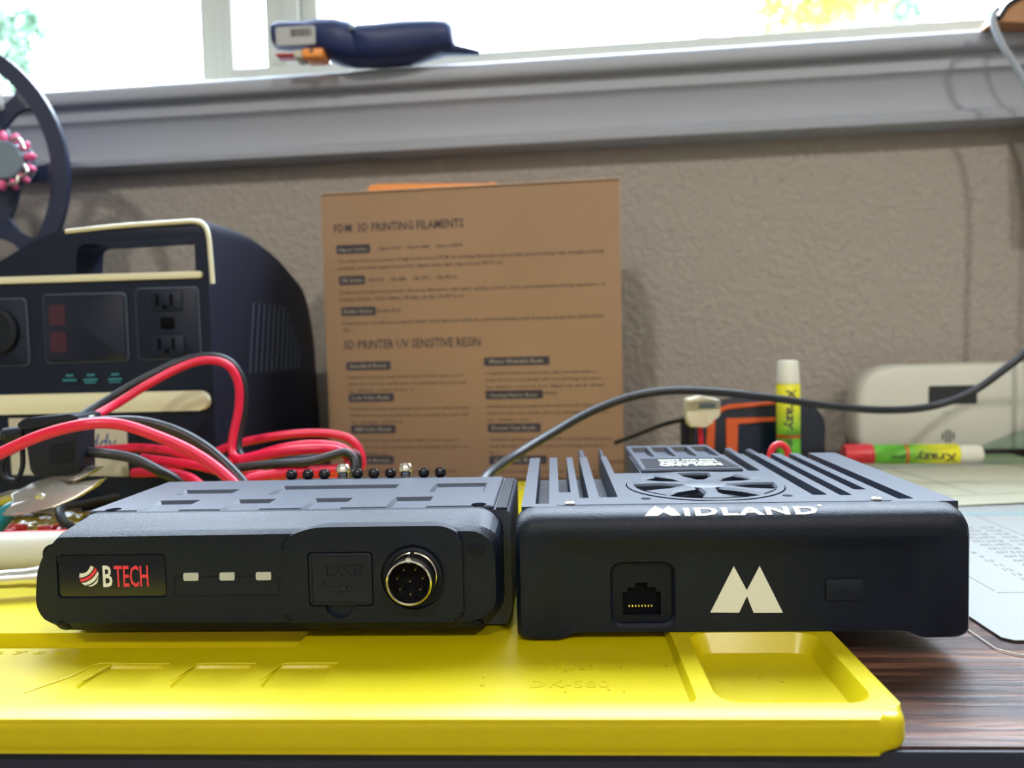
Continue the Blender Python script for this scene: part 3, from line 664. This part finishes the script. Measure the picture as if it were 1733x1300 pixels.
# ------------------------------------------------------------------ filament spool on a stand
SC = at(-125, 293, .548); SC.z = .1260 + .1035
SM = Matrix.Translation(SC) @ Matrix.Rotation(R(6), 4, 'Z') @ FRONT          # local z looks at the viewer
sp = thing('filament_spool', (SC.x, SC.y, .126), 'blue-hazed dark plastic spool with oval openings standing on the power station', 'spool')
XF = SM
RS = .1035
def flange(z0, spokes=10):
    n = 96; b = bmesh.new()
    for ro, ri, zz, th in ((RS, .0915, z0, .0050), (.0680, .0270, z0, .0035)):
        L = [[(r*math.cos(2*math.pi*k/n), r*math.sin(2*math.pi*k/n), z) for k in range(n)] for r, z in ((ro, zz), (ro, zz+th), (ri, zz+th), (ri, zz))]
        q_ = loft(L + [L[0]], cap=False); bmesh.ops.remove_doubles(q_, verts=q_.verts[:], dist=1e-7); merge(b, q_)
    for k in range(spokes):
        a = R(-1 + 36*k); c, s_ = math.cos(a), math.sin(a)
        pts = [(.066, .0100), (.072, .0060), (.080, .0042), (.087, .0052), (.0925, .0100), (.0925, -.0100), (.087, -.0052), (.080, -.0042), (.072, -.0060), (.066, -.0100)]
        merge(b, prism([(u*c-v*s_, u*s_+v*c) for u, v in pts], 'z', z0+.0004, z0+.0040, .0008, 2))
    return b
obj('flange', flange(0), 'spool', sp)
obj('hub', lathe([(.0350, -.018), (.0350, .001)], 48), 'spool', sp)
b = prism(rrect(.035, .0665, .036, .0640, .002, 2), 'z', .0036, .0040); b.transform(Matrix.Rotation(R(8), 4, 'Z')); obj('spool_label', b, 'label', sp)
XF = Matrix.Identity(4)
GC = at(0, 270, .530)
rc = thing('beaded_clip', GC, 'grey round clip ringed with pink beads, fixed on the face of the spool', 'clip')
XF = Matrix.Translation((GC.x, .5430, GC.z)) @ Matrix.Rotation(R(6), 4, 'Z') @ FRONT
obj('clip_disc', lathe([(.0165, -.0012), (.0165, .0010), (.0140, .0030), (.0138, .0110), (.0125, .0125), (.0003, .0125)], 40), 'gray', rc)
for k in range(13):
    a = R(10+360/13*k); q_ = bmesh.new(); bmesh.ops.create_icosphere(q_, subdivisions=2, radius=.0036)
    q_.transform(Matrix.Translation((.0168*math.cos(a), .0168*math.sin(a), .0080)) @ Matrix.Rotation(a, 4, 'Z') @ Matrix.Diagonal((1.3, .75, 1, 1)))
    obj('pink_bead', q_, 'pink', rc)
for a in (48, -28, -62):
    a = R(a); obj('silver_link', tube([(.0150*math.cos(a+.25), .0150*math.sin(a+.25), .0125), (.0190*math.cos(a), .0190*math.sin(a), .0132), (.0170*math.cos(a-.35), .0170*math.sin(a-.35), .0120)], .0011, 8), 'steel', rc)
XF = Matrix.Identity(4)

# ------------------------------------------------------------------ cables on the left
def A(*t): return [at(*q) for q in t]
fc = thing('fused_power_lead', at(95, 760, .33), 'black inline fuse holder with thick red and black wires beside the left radio', 'cable')
obj('red_wire', tube(A((-60, 800, .300), (0, 768, .305), (70, 737, .305), (140, 719, .305), (200, 718, .308), (260, 736, .312), (320, 762, .315), (370, 795, .316), (405, 830, .315), (425, 868, .313)), .0024, 14), 'red_wire', fc)
obj('black_wire', tube(A((135, 716, .325), (190, 712, .325), (245, 714, .325), (300, 730, .325), (350, 758, .325), (395, 798, .322), (420, 830, .319), (435, 870, .316)), .0022, 14), 'blk_wire', fc)
obj('black_wire', tube(A((132, 764, .335), (180, 768, .335), (225, 776, .338), (265, 795, .340), (300, 815, .345), (320, 850, .350)), .0024, 12), 'blk_wire', fc)
obj('black_wire', tube(A((-30, 742, .330), (0, 738, .330), (12, 738, .330)), .0017, 10), 'blk_wire', fc)
def outline(pts, Y): return [(at(x, y, Y).x, at(x, y, Y).z) for x, y in pts]
fh = obj('fuse_holder', prism(roundpoly(outline([(42, 722), (134, 708), (135, 800), (120, 803), (62, 806), (54, 795)], .328), .0010, 3), 'y', .3270, .3400, .0010, 2), 'rubber', fc)
obj('lid', prism(roundpoly(outline([(32, 716), (44, 708), (122, 701), (135, 703), (136, 712), (44, 727), (33, 724)], .326), .0006, 2), 'y', .3245, .3425, .0008, 2), 'rubber', fh)
for k in range(6):
    y_ = 752+k*6
    obj('grip_rib', tube(A((84, y_+3, .3268), (125, y_-2, .3268)), .00042, 6, 1), 'rubber', fh)
obj('grip_rib', tube(A((70, 728, .3268), (118, 721, .3268)), .0005, 6, 1), 'rubber', fh)
obj('wire_boot', tube(A((10, 737, .332), (25, 735, .332), (45, 733, .332)), .0034, 16, 3), 'rubber', fh)
obj('strap_loop', tube(A((38, 760, .330), (38, 790, .330), (28, 812, .330), (10, 808, .330), (4, 790, .330), (14, 770, .330), (28, 762, .330)), .0011, 8), 'rubber', fh)
obj('crimp_sleeve', tube(A((135, 712, .333), (161, 708, .333)), .0016, 12, 1), 'steel', fc)

cc = thing('coiled_power_cable', at(480, 790, .39), 'loosely coiled red and black twin cable behind the left radio', 'cable')
def wire(m_, r, *p): obj('red_wire' if m_ == 'red_wire' else 'black_wire', tube(A(*p), r, 12), m_, cc)
wire('red_wire', .0021, (150, 710, .345), (200, 682, .36), (255, 648, .37), (310, 620, .38), (350, 610, .385), (385, 618, .388), (403, 648, .39), (404, 690, .39), (396, 730, .388), (392, 760, .386), (400, 775, .384), (430, 785, .38))
wire('blk_wire', .0021, (135, 706, .350), (190, 672, .365), (250, 638, .375), (305, 612, .385), (350, 603, .390), (388, 612, .393), (410, 645, .395), (412, 690, .395), (405, 730, .393), (404, 765, .39), (420, 782, .386))
wire('red_wire', .0023, (225, 800, .40), (290, 792, .405), (350, 772, .41), (400, 752, .41), (470, 738, .41), (540, 733, .412), (590, 742, .412), (610, 768, .412), (608, 795, .410), (570, 812, .405), (500, 815, .395))
wire('red_wire', .0023, (160, 763, .395), (230, 758, .39), (290, 764, .385), (340, 780, .38), (400, 795, .38), (440, 800, .38))
wire('red_wire', .0023, (370, 785, .385), (430, 772, .385), (480, 758, .385), (530, 752, .387), (575, 757, .39), (598, 775, .39), (590, 795, .388), (540, 803, .38), (470, 806, .375), (420, 800, .375))
wire('red_wire', .0025, (410, 780, .372), (470, 766, .370), (530, 760, .370), (570, 762, .372), (592, 778, .372), (580, 792, .370), (530, 797, .365), (470, 802, .360), (420, 812, .355), (380, 830, .352))
wire('blk_wire', .0023, (300, 770, .400), (370, 790, .396), (430, 790, .394), (500, 780, .394), (560, 770, .396), (600, 768, .396), (606, 790, .396), (598, 812, .392))
wire('blk_wire', .0022, (400, 792, .362), (460, 786, .362), (520, 782, .362), (560, 772, .364), (585, 766, .366), (600, 780, .366), (597, 806, .362))
wire('red_wire', .0022, (240, 775, .375), (300, 783, .370), (350, 792, .365), (400, 808, .36), (430, 825, .355))
wire('red_wire', .0022, (225, 801, .37), (280, 800, .365), (320, 808, .36), (350, 830, .355))
# black cable lying on the mat
for lab, pth in (('thin black cable looping up from the mat beside the plastic bag', ((-20, 880, .40), (60, 868, .40), (150, 850, .41), (240, 832, .42), (320, 826, .42), (400, 826, .42))),
                 ('short black cable standing up from the mat by the pliers', ((110, 832, .36), (104, 850, .345), (102, 870, .335), (112, 888, .330), (150, 900, .328)))):
    tag(obj('black_cable', tube(A(*pth), .0020, 10), 'blk_wire'), lab, 'cable')
tag(obj('black_cable', tube([(-.36, .47, .0118), (-.28, .462, .0118), (-.20, .470, .0118), (-.12, .462, .0118), (-.06, .450, .0118)], .0028, 10), 'blk_wire'), 'black cable lying along the far edge of the yellow mat', 'cable')

# pliers
pr = thing('flush_cutters', at(90, 835, .33), 'steel flush cutters with teal grips resting on the plastic bag', 'pliers')
j1 = outline([(18, 836), (45, 820), (85, 804), (112, 799), (141, 799), (126, 811), (112, 819), (88, 811), (94, 822), (70, 838), (40, 851)], .320)
j2 = outline([(34, 847), (62, 846), (90, 829), (92, 815), (104, 824), (116, 826), (166, 813), (158, 825), (136, 841), (108, 854), (84, 858), (50, 866), (24, 866)], .320)
def tilt(b, z0, k):
    for v in b.verts: v.co.y += (v.co.z - z0)*k
    return b
zm = at(90, 835, .32).z
obj('jaw', tilt(prism(j1, 'y', .3190, .3260, .0012, 2), zm, 1.3), 'plier', pr)
obj('jaw', tilt(prism(j2, 'y', .3170, .3235, .0012, 2), zm, .9), 'plier', pr)
obj('rivet', cyl((at(70, 840, .317).x, .3155, at(70, 840, .317).z), .0020, .002, 'y', 20, .0003), 'steel', pr)
obj('grip', tube(A((30, 858, .319), (15, 866, .316), (0, 882, .312), (-25, 915, .305), (-60, 945, .298)), .0036, 14), 'teal', pr)
obj('handle_arm', tube(A((40, 838, .323), (20, 840, .326), (-5, 848, .330)), .0026, 10), 'steel', pr)
obj('grip', tube(A((-5, 848, .330), (-30, 856, .334), (-70, 872, .340)), .0038, 14), 'teal', pr)
# bag of crimp connectors
bgt = thing('plastic_bag', at(60, 905, .335), 'crumpled clear plastic bag holding small parts on the yellow mat', 'bag')
s = bmesh.new(); bmesh.ops.create_icosphere(s, subdivisions=5, radius=1)
c_ = at(50, 905, .325)
for v in s.verts:
    nz = noise.noise(v.co*2.2)*.30 + noise.noise(v.co*6)*.12
    v.co = v.co*(1+nz); v.co = Vector((v.co.x*.022, v.co.y*.024, max(v.co.z, -.62)*.0085))
s.transform(Matrix.Translation((c_.x, .335, .0145))); obj('film', s, 'bag', bgt, 60)
for k in range(9):
    x = c_.x + random.uniform(-.016, .018); y = .333 + random.uniform(-.014, .014); a = random.uniform(0, 3.1); d = Vector((math.cos(a), math.sin(a), random.uniform(-.1, .25)))
    q = Vector((x, y, .0120+.001*(k % 5)))
    cr = tag(obj('crimp_connector', tube([q-d*.005, q, q+d*.003], .0017, 10, 1), 'glue_r'), 'small red crimp connector inside the clear bag', 'connector', 'red crimp connectors in the clear bag')
    obj('metal_end', tube([q+d*.003, q+d*.0065], .0011, 8, 1), 'steel', cr)
for q_, a in (((130, 878, .352), .5), ((150, 868, .37), 2.2)):
    q = at(*q_); q.z = .0092; d = Vector((math.cos(a), math.sin(a), 0))
    tag(obj('crimp_connector', tube([q-d*.007, q+d*.006], .0024, 10, 1), 'orange'), 'loose orange-red crimp connector on the mat beside the left radio', 'connector', 'loose crimp connectors on the mat')
# white marker and metal tool on the mat
p0, p1 = Vector((-.300, .2905, .0148)), Vector((-.1590, .3060, .0148)); d = p1-p0
mk = thing('marker_pen', p1, 'thick white tube with a red stripe lying left of the radio', 'pen')
obj('barrel', tube([p0, p0+d*.4, p1], .0078, 24, 1), 'white_pl', mk)
obj('stripe', tube([p0+Vector((0, .0035, .0062)), p1+Vector((0, .0035, .0062))], .0016, 8, 1), 'glue_r', mk)
p0, p1 = Vector((-.270, .2520, .0135)), Vector((-.1560, .2760, .0135))
tl_ = tag(obj('metal_tool', tube([p0, p0+(p1-p0)*.45, p0+(p1-p0)*.62, p0+(p1-p0)*.8, p1], [.0036, .0036, .0034, .0036, .0042, .0044, .0044], 18, 4), 'steel'), 'round steel tool shaft lying below the white tube', 'tool')

# ------------------------------------------------------------------ right side things
tag(obj('black_cable', tube(A((800, 850, .33), (825, 805, .35), (870, 772, .385), (930, 736, .41), (1000, 697, .43), (1070, 671, .44), (1140, 661, .445), (1220, 664, .450), (1310, 674, .46), (1400, 687, .475), (1490, 694, .49), (1570, 689, .50), (1640, 666, .50), (1700, 625, .50), (1750, 585, .50), (1830, 520, .49), (1930, 460, .48), (2060, 430, .47)), .0024, 14), 'blk_wire'), 'thick black cable arching from the radios to the right edge', 'cable')
mc = thing('connector_lead', at(1190, 690, .47), 'ivory plastic plug on a thin black lead in front of the meter', 'connector')
Yc = .465
obj('lead', tube(A((1040, 750, .50), (1080, 735, .495), (1125, 718, .485), (1165, 709, .470)), .0014, 10), 'blk_wire', mc)
pb = obj('plug_body', prism(roundpoly(outline([(1160, 675), (1185, 670), (1217, 676), (1216, 704), (1200, 712), (1196, 722), (1165, 722), (1160, 706)], Yc), .0015, 3), 'y', .4600, .4720, .0012, 2), 'ivory', mc)
obj('latch', box(at(1180, 690, Yc).x, at(1208, 690, Yc).x, .4585, .4602, at(1180, 690, Yc).z, at(1180, 682, Yc).z, .0004), 'gray', pb)
obj('lead', tube(A((1172, 718, .468), (1170, 745, .470), (1176, 790, .475)), .0016, 10), 'blk_wire', mc)
obj('lead', tube(A((1184, 718, .468), (1186, 745, .470), (1188, 790, .475)), .0016, 10), 'red_wire', mc)
# multimeter, lying on its long edge
mm = thing('multimeter', at(1290, 770, .53), 'black multimeter with orange rim lying behind the finned radio', 'meter')
Ym = .525
def PX(x, y): q = at(x, y, Ym); return (q.x, q.z)
zb = .0008
o1 = [PX(1165, 712), PX(1200, 690), PX(1260, 679), PX(1350, 681), PX(1385, 690), PX(1397, 715)]
x_l, x_r = o1[0][0], o1[-1][0]
obj('case', prism(roundpoly([(x_l, zb), (x_r, zb), o1[5], o1[4], o1[3], o1[2], o1[1], o1[0]], [.002, .004, .006, .006, .004, .004, .006, .006], 3), 'y', Ym, .560, .003, 3), 'meter', mm)
obj('rim', prism(roundpoly([(PX(1190, 700)[0], zb), (PX(1207, 700)[0], zb), PX(1208, 706), PX(1225, 693), PX(1312, 685), PX(1312, 679), PX(1235, 684), PX(1198, 696)], .001, 2), 'y', Ym-.0012, .550, .0008, 2), 'orange', mm)
obj('screen_frame', prism(roundpoly([(PX(1228, 700)[0], zb), (PX(1246, 700)[0], zb), PX(1247, 716), PX(1312, 713), PX(1312, 706), PX(1228, 708)], .0006, 2), 'y', Ym-.0016, .530, .0005, 1), 'orange', mm)
obj('screen', prism([(PX(1248, 700)[0], zb), (PX(1320, 700)[0], zb), PX(1320, 716), PX(1248, 718)], 'y', Ym-.0008, .530), 'screen', mm)
# red wire loop behind the fins
tag(obj('wire_loop', tube(A((1302, 800, .365), (1303, 775, .365), (1308, 758, .365), (1320, 752, .365), (1331, 760, .365), (1334, 775, .365), (1333, 800, .365)), .0016, 10), 'glue_r'), 'small red wire loop standing behind the finned radio', 'wire')
# glue tubes
def glue(matrix, label, red_end):
    global XF
    XF = Matrix.Identity(4)
    t = thing('glue_tube', matrix.translation, label, 'glue'); 
    R_ = .0074
    parts = [obj('tube_body', lathe([(.0030, .0), (R_*.97, .0006), (R_, .002), (R_, .066), (R_*.95, .0668)], 28), 'glue', None),
             obj('cap', lathe([(R_*.9, .0668), (R_*.98, .0675), (R_*.86, .0815), (R_*.78, .0825), (.0005, .0828)], 28), 'cap', None)]
    if red_end: parts.append(obj('end_cap', lathe([(R_*1.03, -.010), (R_*1.06, -.009), (R_*1.06, .009), (R_*1.0, .0095), (R_*1.0, .002)], 28), 'glue_r', None))
    # label lettering wrapped round the barrel
    b = text_bm('Krazy', width=.027, height=.0075, ext=.0002, bold=.02)
    for v in b.verts:
        x, y, z = v.co; a = (y-.003)/R_ - R(90); b_r = R_+.0001+z
        v.co = Vector((b_r*math.cos(a), b_r*math.sin(a), .0630-x))
    parts.append(obj('label_lettering', b, 'ink', None))
    b = text_bm('glue', width=.010, height=.0040, ext=.0002, bold=.01)
    for v in b.verts:
        x, y, z = v.co; a = (y-.002)/R_ - R(90); b_r = R_+.0001+z
        v.co = Vector((b_r*math.cos(a), b_r*math.sin(a), .0300-x))
    parts.append(obj('label_lettering', b, 'ink', None))
    b = lathe([(R_+.0001, .0305), (R_+.0001, .0325)], 28); parts.append(obj('label_band', b, 'orange', None))
    for p_ in parts:
        p_.parent = t
    t.matrix_basis = matrix
q = at(1334, 690, .505)
glue(Matrix.Translation((q.x, .505, .0004)) @ Matrix.Diagonal((1, 1, .955, 1)), 'yellow and green glue tube standing upright with white cap', False)
q0 = at(1452, 762, .560)
glue(Matrix.Translation((q0.x, .560, .0086)) @ Matrix.Rotation(R(-4), 4, 'Z') @ Matrix.Rotation(R(90), 4, 'Y') @ Matrix.Rotation(R(12), 4, 'Z'), 'yellow glue tube with red end lying on its side before the white alarm', True)
# white alarm leaning at the wall
al = thing('gas_alarm', (.30, .60, 0), 'off-white rounded gas alarm with small grey display near the wall', 'alarm')
ax0, ax1 = .2315, .3900
ol = roundpoly([(ax0, .0035), (ax1, .0035), (ax1, .0710), (ax0, .0710)], [.016, .016, .034, .034], 8)
def shr(poly, k): 
    cx_ = (ax0+ax1)/2; cz_ = .037; return [(cx_+(u-cx_)*(1-k*.7), cz_+(v-cz_)*(1-k)) for u, v in poly]
obj('housing', loft([ring(shr(ol, .12), .5960), ring(shr(ol, .06), .5968), ring(shr(ol, .02), .5990), ring(ol, .6040), ring(ol, .6200), ring(shr(ol, .03), .6230)]), 'alarm', al)
dsp = obj('display', prism(rrect(.2845, .3200, .0405, .0545, .0010, 2), 'y', .5950, .5975, .0004, 1), 'alarm_d', al)
obj('display_digits', put(text_bm('188', width=.010, height=.0045, ext=.0001), .2965, .5950, .0450, FRONT), 'ink', dsp)
obj('printed_text', put(text_bm('CO', width=.0060, height=.0020, ext=.0002), .2945, .5960, .0330, FRONT), 'gray', al)
for k, h in enumerate((.0060, .0100, .0100, .0060)):
    obj('speaker_slot', prism(rrect(.2945+k*.0026, .2945+k*.0026+.0013, .0160-h/2, .0160+h/2, .0006, 3), 'y', .5958, .5965), 'alarm_d', al)
# clear sleeve in front of the alarm's right end
s = prism(roundpoly([(.300, .0005), (.372, .0005), (.372, .024), (.350, .027), (.312, .014)], .003, 3), 'y', .545, .570, .002, 2)
tag(obj('plastic_sleeve', s, 'haze'), 'clear greenish plastic sleeve in front of the right end of the alarm', 'sleeve')

# ------------------------------------------------------------------ printed charts
c1 = thing('frequency_chart', (.25, .33, .0004), 'laminated white frequency chart on the desk right of the finned radio', 'chart')
def sheet(poly, z0, z1): return prism(poly, 'z', z0, z1)
obj('laminate_film', sheet(roundpoly([(.1300, .2310), (.1340, .2265), (.352, .2265), (.352, .448), (.1300, .448)], .001, 2), .0003, .0006), 'laminate', c1)
pp = obj('paper', sheet([(.1360, .2390), (.1385, .2365), (.344, .2365), (.344, .443), (.1360, .443)], .0007, .0010), 'paper', c1)
obj('film_edge', tube([(.1300, .448, .0006), (.1300, .2310, .0006), (.1340, .2265, .0006), (.352, .2265, .0006)], .00022, 6, 0), 'white_pl', c1)
zl = .0010
b = bmesh.new()
for x0, x1, y0, y1 in ((.1580, .1583, .2820, .4000), (.1580, .340, .2800, .2803), (.2140, .2143, .2820, .4000), (.2700, .2703, .282, .400)): box(x0, x1, y0, y1, zl, zl+.00008, bm=b)
b2 = bmesh.new(); obj('table_lines', b, 'line', pp)
obj('table_header', box(.1580, .340, .4000, .4060, zl, zl+.00008), 'header', pp)
fr = ['462.5625', '462.5875', '462.6125', '462.6375', '462.6625', '462.6875', '462.7125', '467.5625', '467.5875', '467.6125', '467.6375', '467.6625', '467.6875', '467.7125', '462.5500', '462.5750', '462.6000', '462.6250']
for k in range(18):
    y = .3320 - (k-7)*.0061 - .0015
    if y < .284: break
    for s, x, w in ((str(k+1), .1775, None), (fr[k], .1865, .0135), ('0.5 W', .2030, .007)) if k < 99 else ():
        bb = text_bm(s, height=.0031, width=w, ext=.00006, align='CENTER' if x < .18 else 'LEFT', res=1, bold=.006); obj('printed_number', put(bb, x, y, zl), 'line', pp)
    bb = text_bm(str(k+1+14), height=.0031, ext=.00006, res=1); obj('printed_number', put(bb, .232, y, zl), 'line', pp)
    bb = text_bm(fr[(k+14) % 18], height=.0031, width=.0135, ext=.00006, res=1); obj('printed_number', put(bb, .243, y, zl), 'line', pp)
# second, cream sheet lying behind, a little turned and curled
C2 = Matrix.Translation((.205, .425, 0)) @ Matrix.Rotation(R(7), 4, 'Z')
c2 = thing('printed_sheet', (.27, .50, .001), 'cream printed table sheet lying behind the laminated chart', 'paper')
XF = C2
def curl(u, v): return 0.0012 + .0006*(math.sin(u*22)+1)*.5 + .010*max(0, (v-.09)/.06)**2*.35
def patch(u0, u1, v0, v1, dz, nu=24, nv=14, th=.0003):
    top = [[(u0+(u1-u0)*i/nu, v0+(v1-v0)*j/nv) for i in range(nu+1)] for j in range(nv+1)]
    b = bmesh.new(); V = [[b.verts.new((u, v, curl(u, v)+dz)) for u, v in r] for r in top]
    for j in range(nv):
        for i in range(nu): b.faces.new((V[j][i], V[j][i+1], V[j+1][i+1], V[j+1][i]))
    r = bmesh.ops.extrude_face_region(b, geom=b.faces[:])
    for v in r['geom']:
        if isinstance(v, bmesh.types.BMVert): v.co.z += th
    return b
sh = obj('paper', patch(-.02, .150, -.006, .140, 0), 'paper2', c2)
obj('table_header', patch(.002, .125, .108, .1125, .0003, 24, 2, .00008), 'header', sh)
b = patch(.0395, .0401, .02, .108, .0003, 1, 8, .00008); merge(b, patch(.002, .140, .0165, .0170, .0003, 16, 1, .00008)); merge(b, patch(.125, .1256, .02, .112, .0003, 1, 8, .00008))
obj('table_lines', b, 'line', sh)
b = bmesh.new()
for r_ in range(15):
    v = .102 - r_*.0055
    for c0_, w in ((.004, .004), (.012, .010), (.026, .009), (.046, .006), (.062, .014), (.082, .012), (.098, .014), (.115, .007)):
        merge(b, patch(c0_+random.uniform(0, .001), c0_+w, v, v+.0020, .0003, 2, 1, .00007))
obj('table_rows', b, 'fine2', sh)
XF = Matrix.Identity(4)

# ------------------------------------------------------------------ things on the window sill
def blob(name, secs, Y, depth, m_, par, n=20, ex=.75):     # sections (px, top y, bottom y) -> rounded body
    rings = []
    for px, ty, by in secs:
        a_ = at(px, ty, Y); c_ = at(px, by, Y); cz_ = (a_.z+c_.z)/2; rz_ = (a_.z-c_.z)/2; x_ = (a_.x+c_.x)/2
        dd = depth*min(1, rz_/.016)
        rings.append([(x_, Y+dd*math.copysign(abs(math.cos(t))**ex, math.cos(t)), cz_+rz_*math.copysign(abs(math.sin(t))**ex, math.sin(t))) for t in [2*math.pi*k/n for k in range(n)]])
    return obj(name, loft(rings), m_, par, 60)
Ys = .628
tg = thing('rubber_torch', at(620, 100, Ys), 'navy rubber cased two-part tool lying on the window sill', 'tool')
blob('left_half', ((464, 52, 78), (466, 43, 82), (480, 40, 83), (520, 40, 86), (548, 37, 98), (575, 37, 109), (600, 42, 112), (610, 50, 112), (612, 60, 104)), Ys, .020, 'navy', tg)
blob('right_half', ((606, 58, 110), (610, 47, 112), (640, 45, 112), (690, 40, 108), (740, 38, 95), (758, 39, 90), (767, 44, 87), (770, 55, 84)), Ys, .020, 'navy', tg)
blob('tail_strap', ((750, 74, 93), (770, 77, 93), (790, 81, 93), (812, 86, 93)), Ys, .030, 'navy', tg)
b = cyl((at(606, 64, Ys).x, Ys-.0215, at(606, 64, Ys).z), .0022, .004, 'y', 20, .0005); obj('button', b, 'gray', tg)
YS = Ys-.0205; q0, q1 = at(466, 46, YS), at(534, 74, YS)
stk = obj('barcode_sticker', prism(rrect(q0.x, q1.x, q1.z, q0.z, .0015, 3), 'y', Ys-.0205, Ys-.0195), 'barcode', tg)
b = bmesh.new(); x = at(491, 50, YS).x; zt_, zb_ = at(500, 49, YS).z, at(500, 62, YS).z
while x < at(526, 50, YS).x:
    w = random.choice((.0004, .0007, .0011)); box(x, x+w, Ys-.0208, Ys-.0205, zb_, zt_, bm=b); x += w + random.choice((.0004, .0008))
obj('barcode', b, 'ink', stk)
q0, q1 = at(512, 84, .612), at(549, 108, .612)
oc2 = thing('orange_box', ((q0.x+q1.x)/2, .62, q1.z), 'small orange box with a white cap under the left end of the navy tool', 'box')
obj('shell', box(q0.x, q1.x, .609, .630, .3238, q0.z, .0015, 2), 'orange2', oc2)
q2 = at(497, 84, .612); obj('cap', box(q2.x, q0.x, .610, .628, .3240, q0.z-.0005, .0015, 2), 'white_pl', oc2)
q3 = at(465, 84, .612); obj('red_end', box(q3.x, q2.x, .612, .626, .3275, q0.z-.002, .0015, 2), 'glue_r', oc2)
obj('print_mark', box((q0.x+q1.x)/2-.002, (q0.x+q1.x)/2+.001, .6086, .6090, .3275, .3300), 'ink_brown', oc2)
# pouch with hanging cable at the right end; unseen lengths sized to cast wall shadows
Yp = .585
o = [at(1688, 32, Yp), at(1704, 10, Yp), at(1735, -8, Yp), at(1800, -30, Yp), at(2050, -40, Yp), at(2050, 330, Yp), at(1815, 330, Yp), at(1812, 40, Yp), at(1800, 36, Yp)]
pc = thing('tan_pouch', at(1750, 30, Yp), 'tan pouch with dark edge at the right end of the window sill', 'pouch')
obj('pouch_body', prism(roundpoly([(q.x, q.z) for q in o], .003, 3), 'y', .590, .612, .003, 3), 'leather', pc)
obj('dark_edge', tube([at(1672, 22, .588), at(1690, 30, .588), at(1706, 8, .588), at(1735, -10, .588)], .0018, 8), 'rubber', pc)
obj('hanging_cable', tube([at(1690, 14, .583), at(1681, 24, .583), at(1682, 42, .583), at(1698, 78, .583), at(1722, 116, .583), at(1742, 160, .583), at(1752, 230, .583), at(1752, 330, .583), at(1748, 450, .583), at(1744, 600, .583), at(1742, 760, .583)], .0022, 12), 'paleblue', pc)
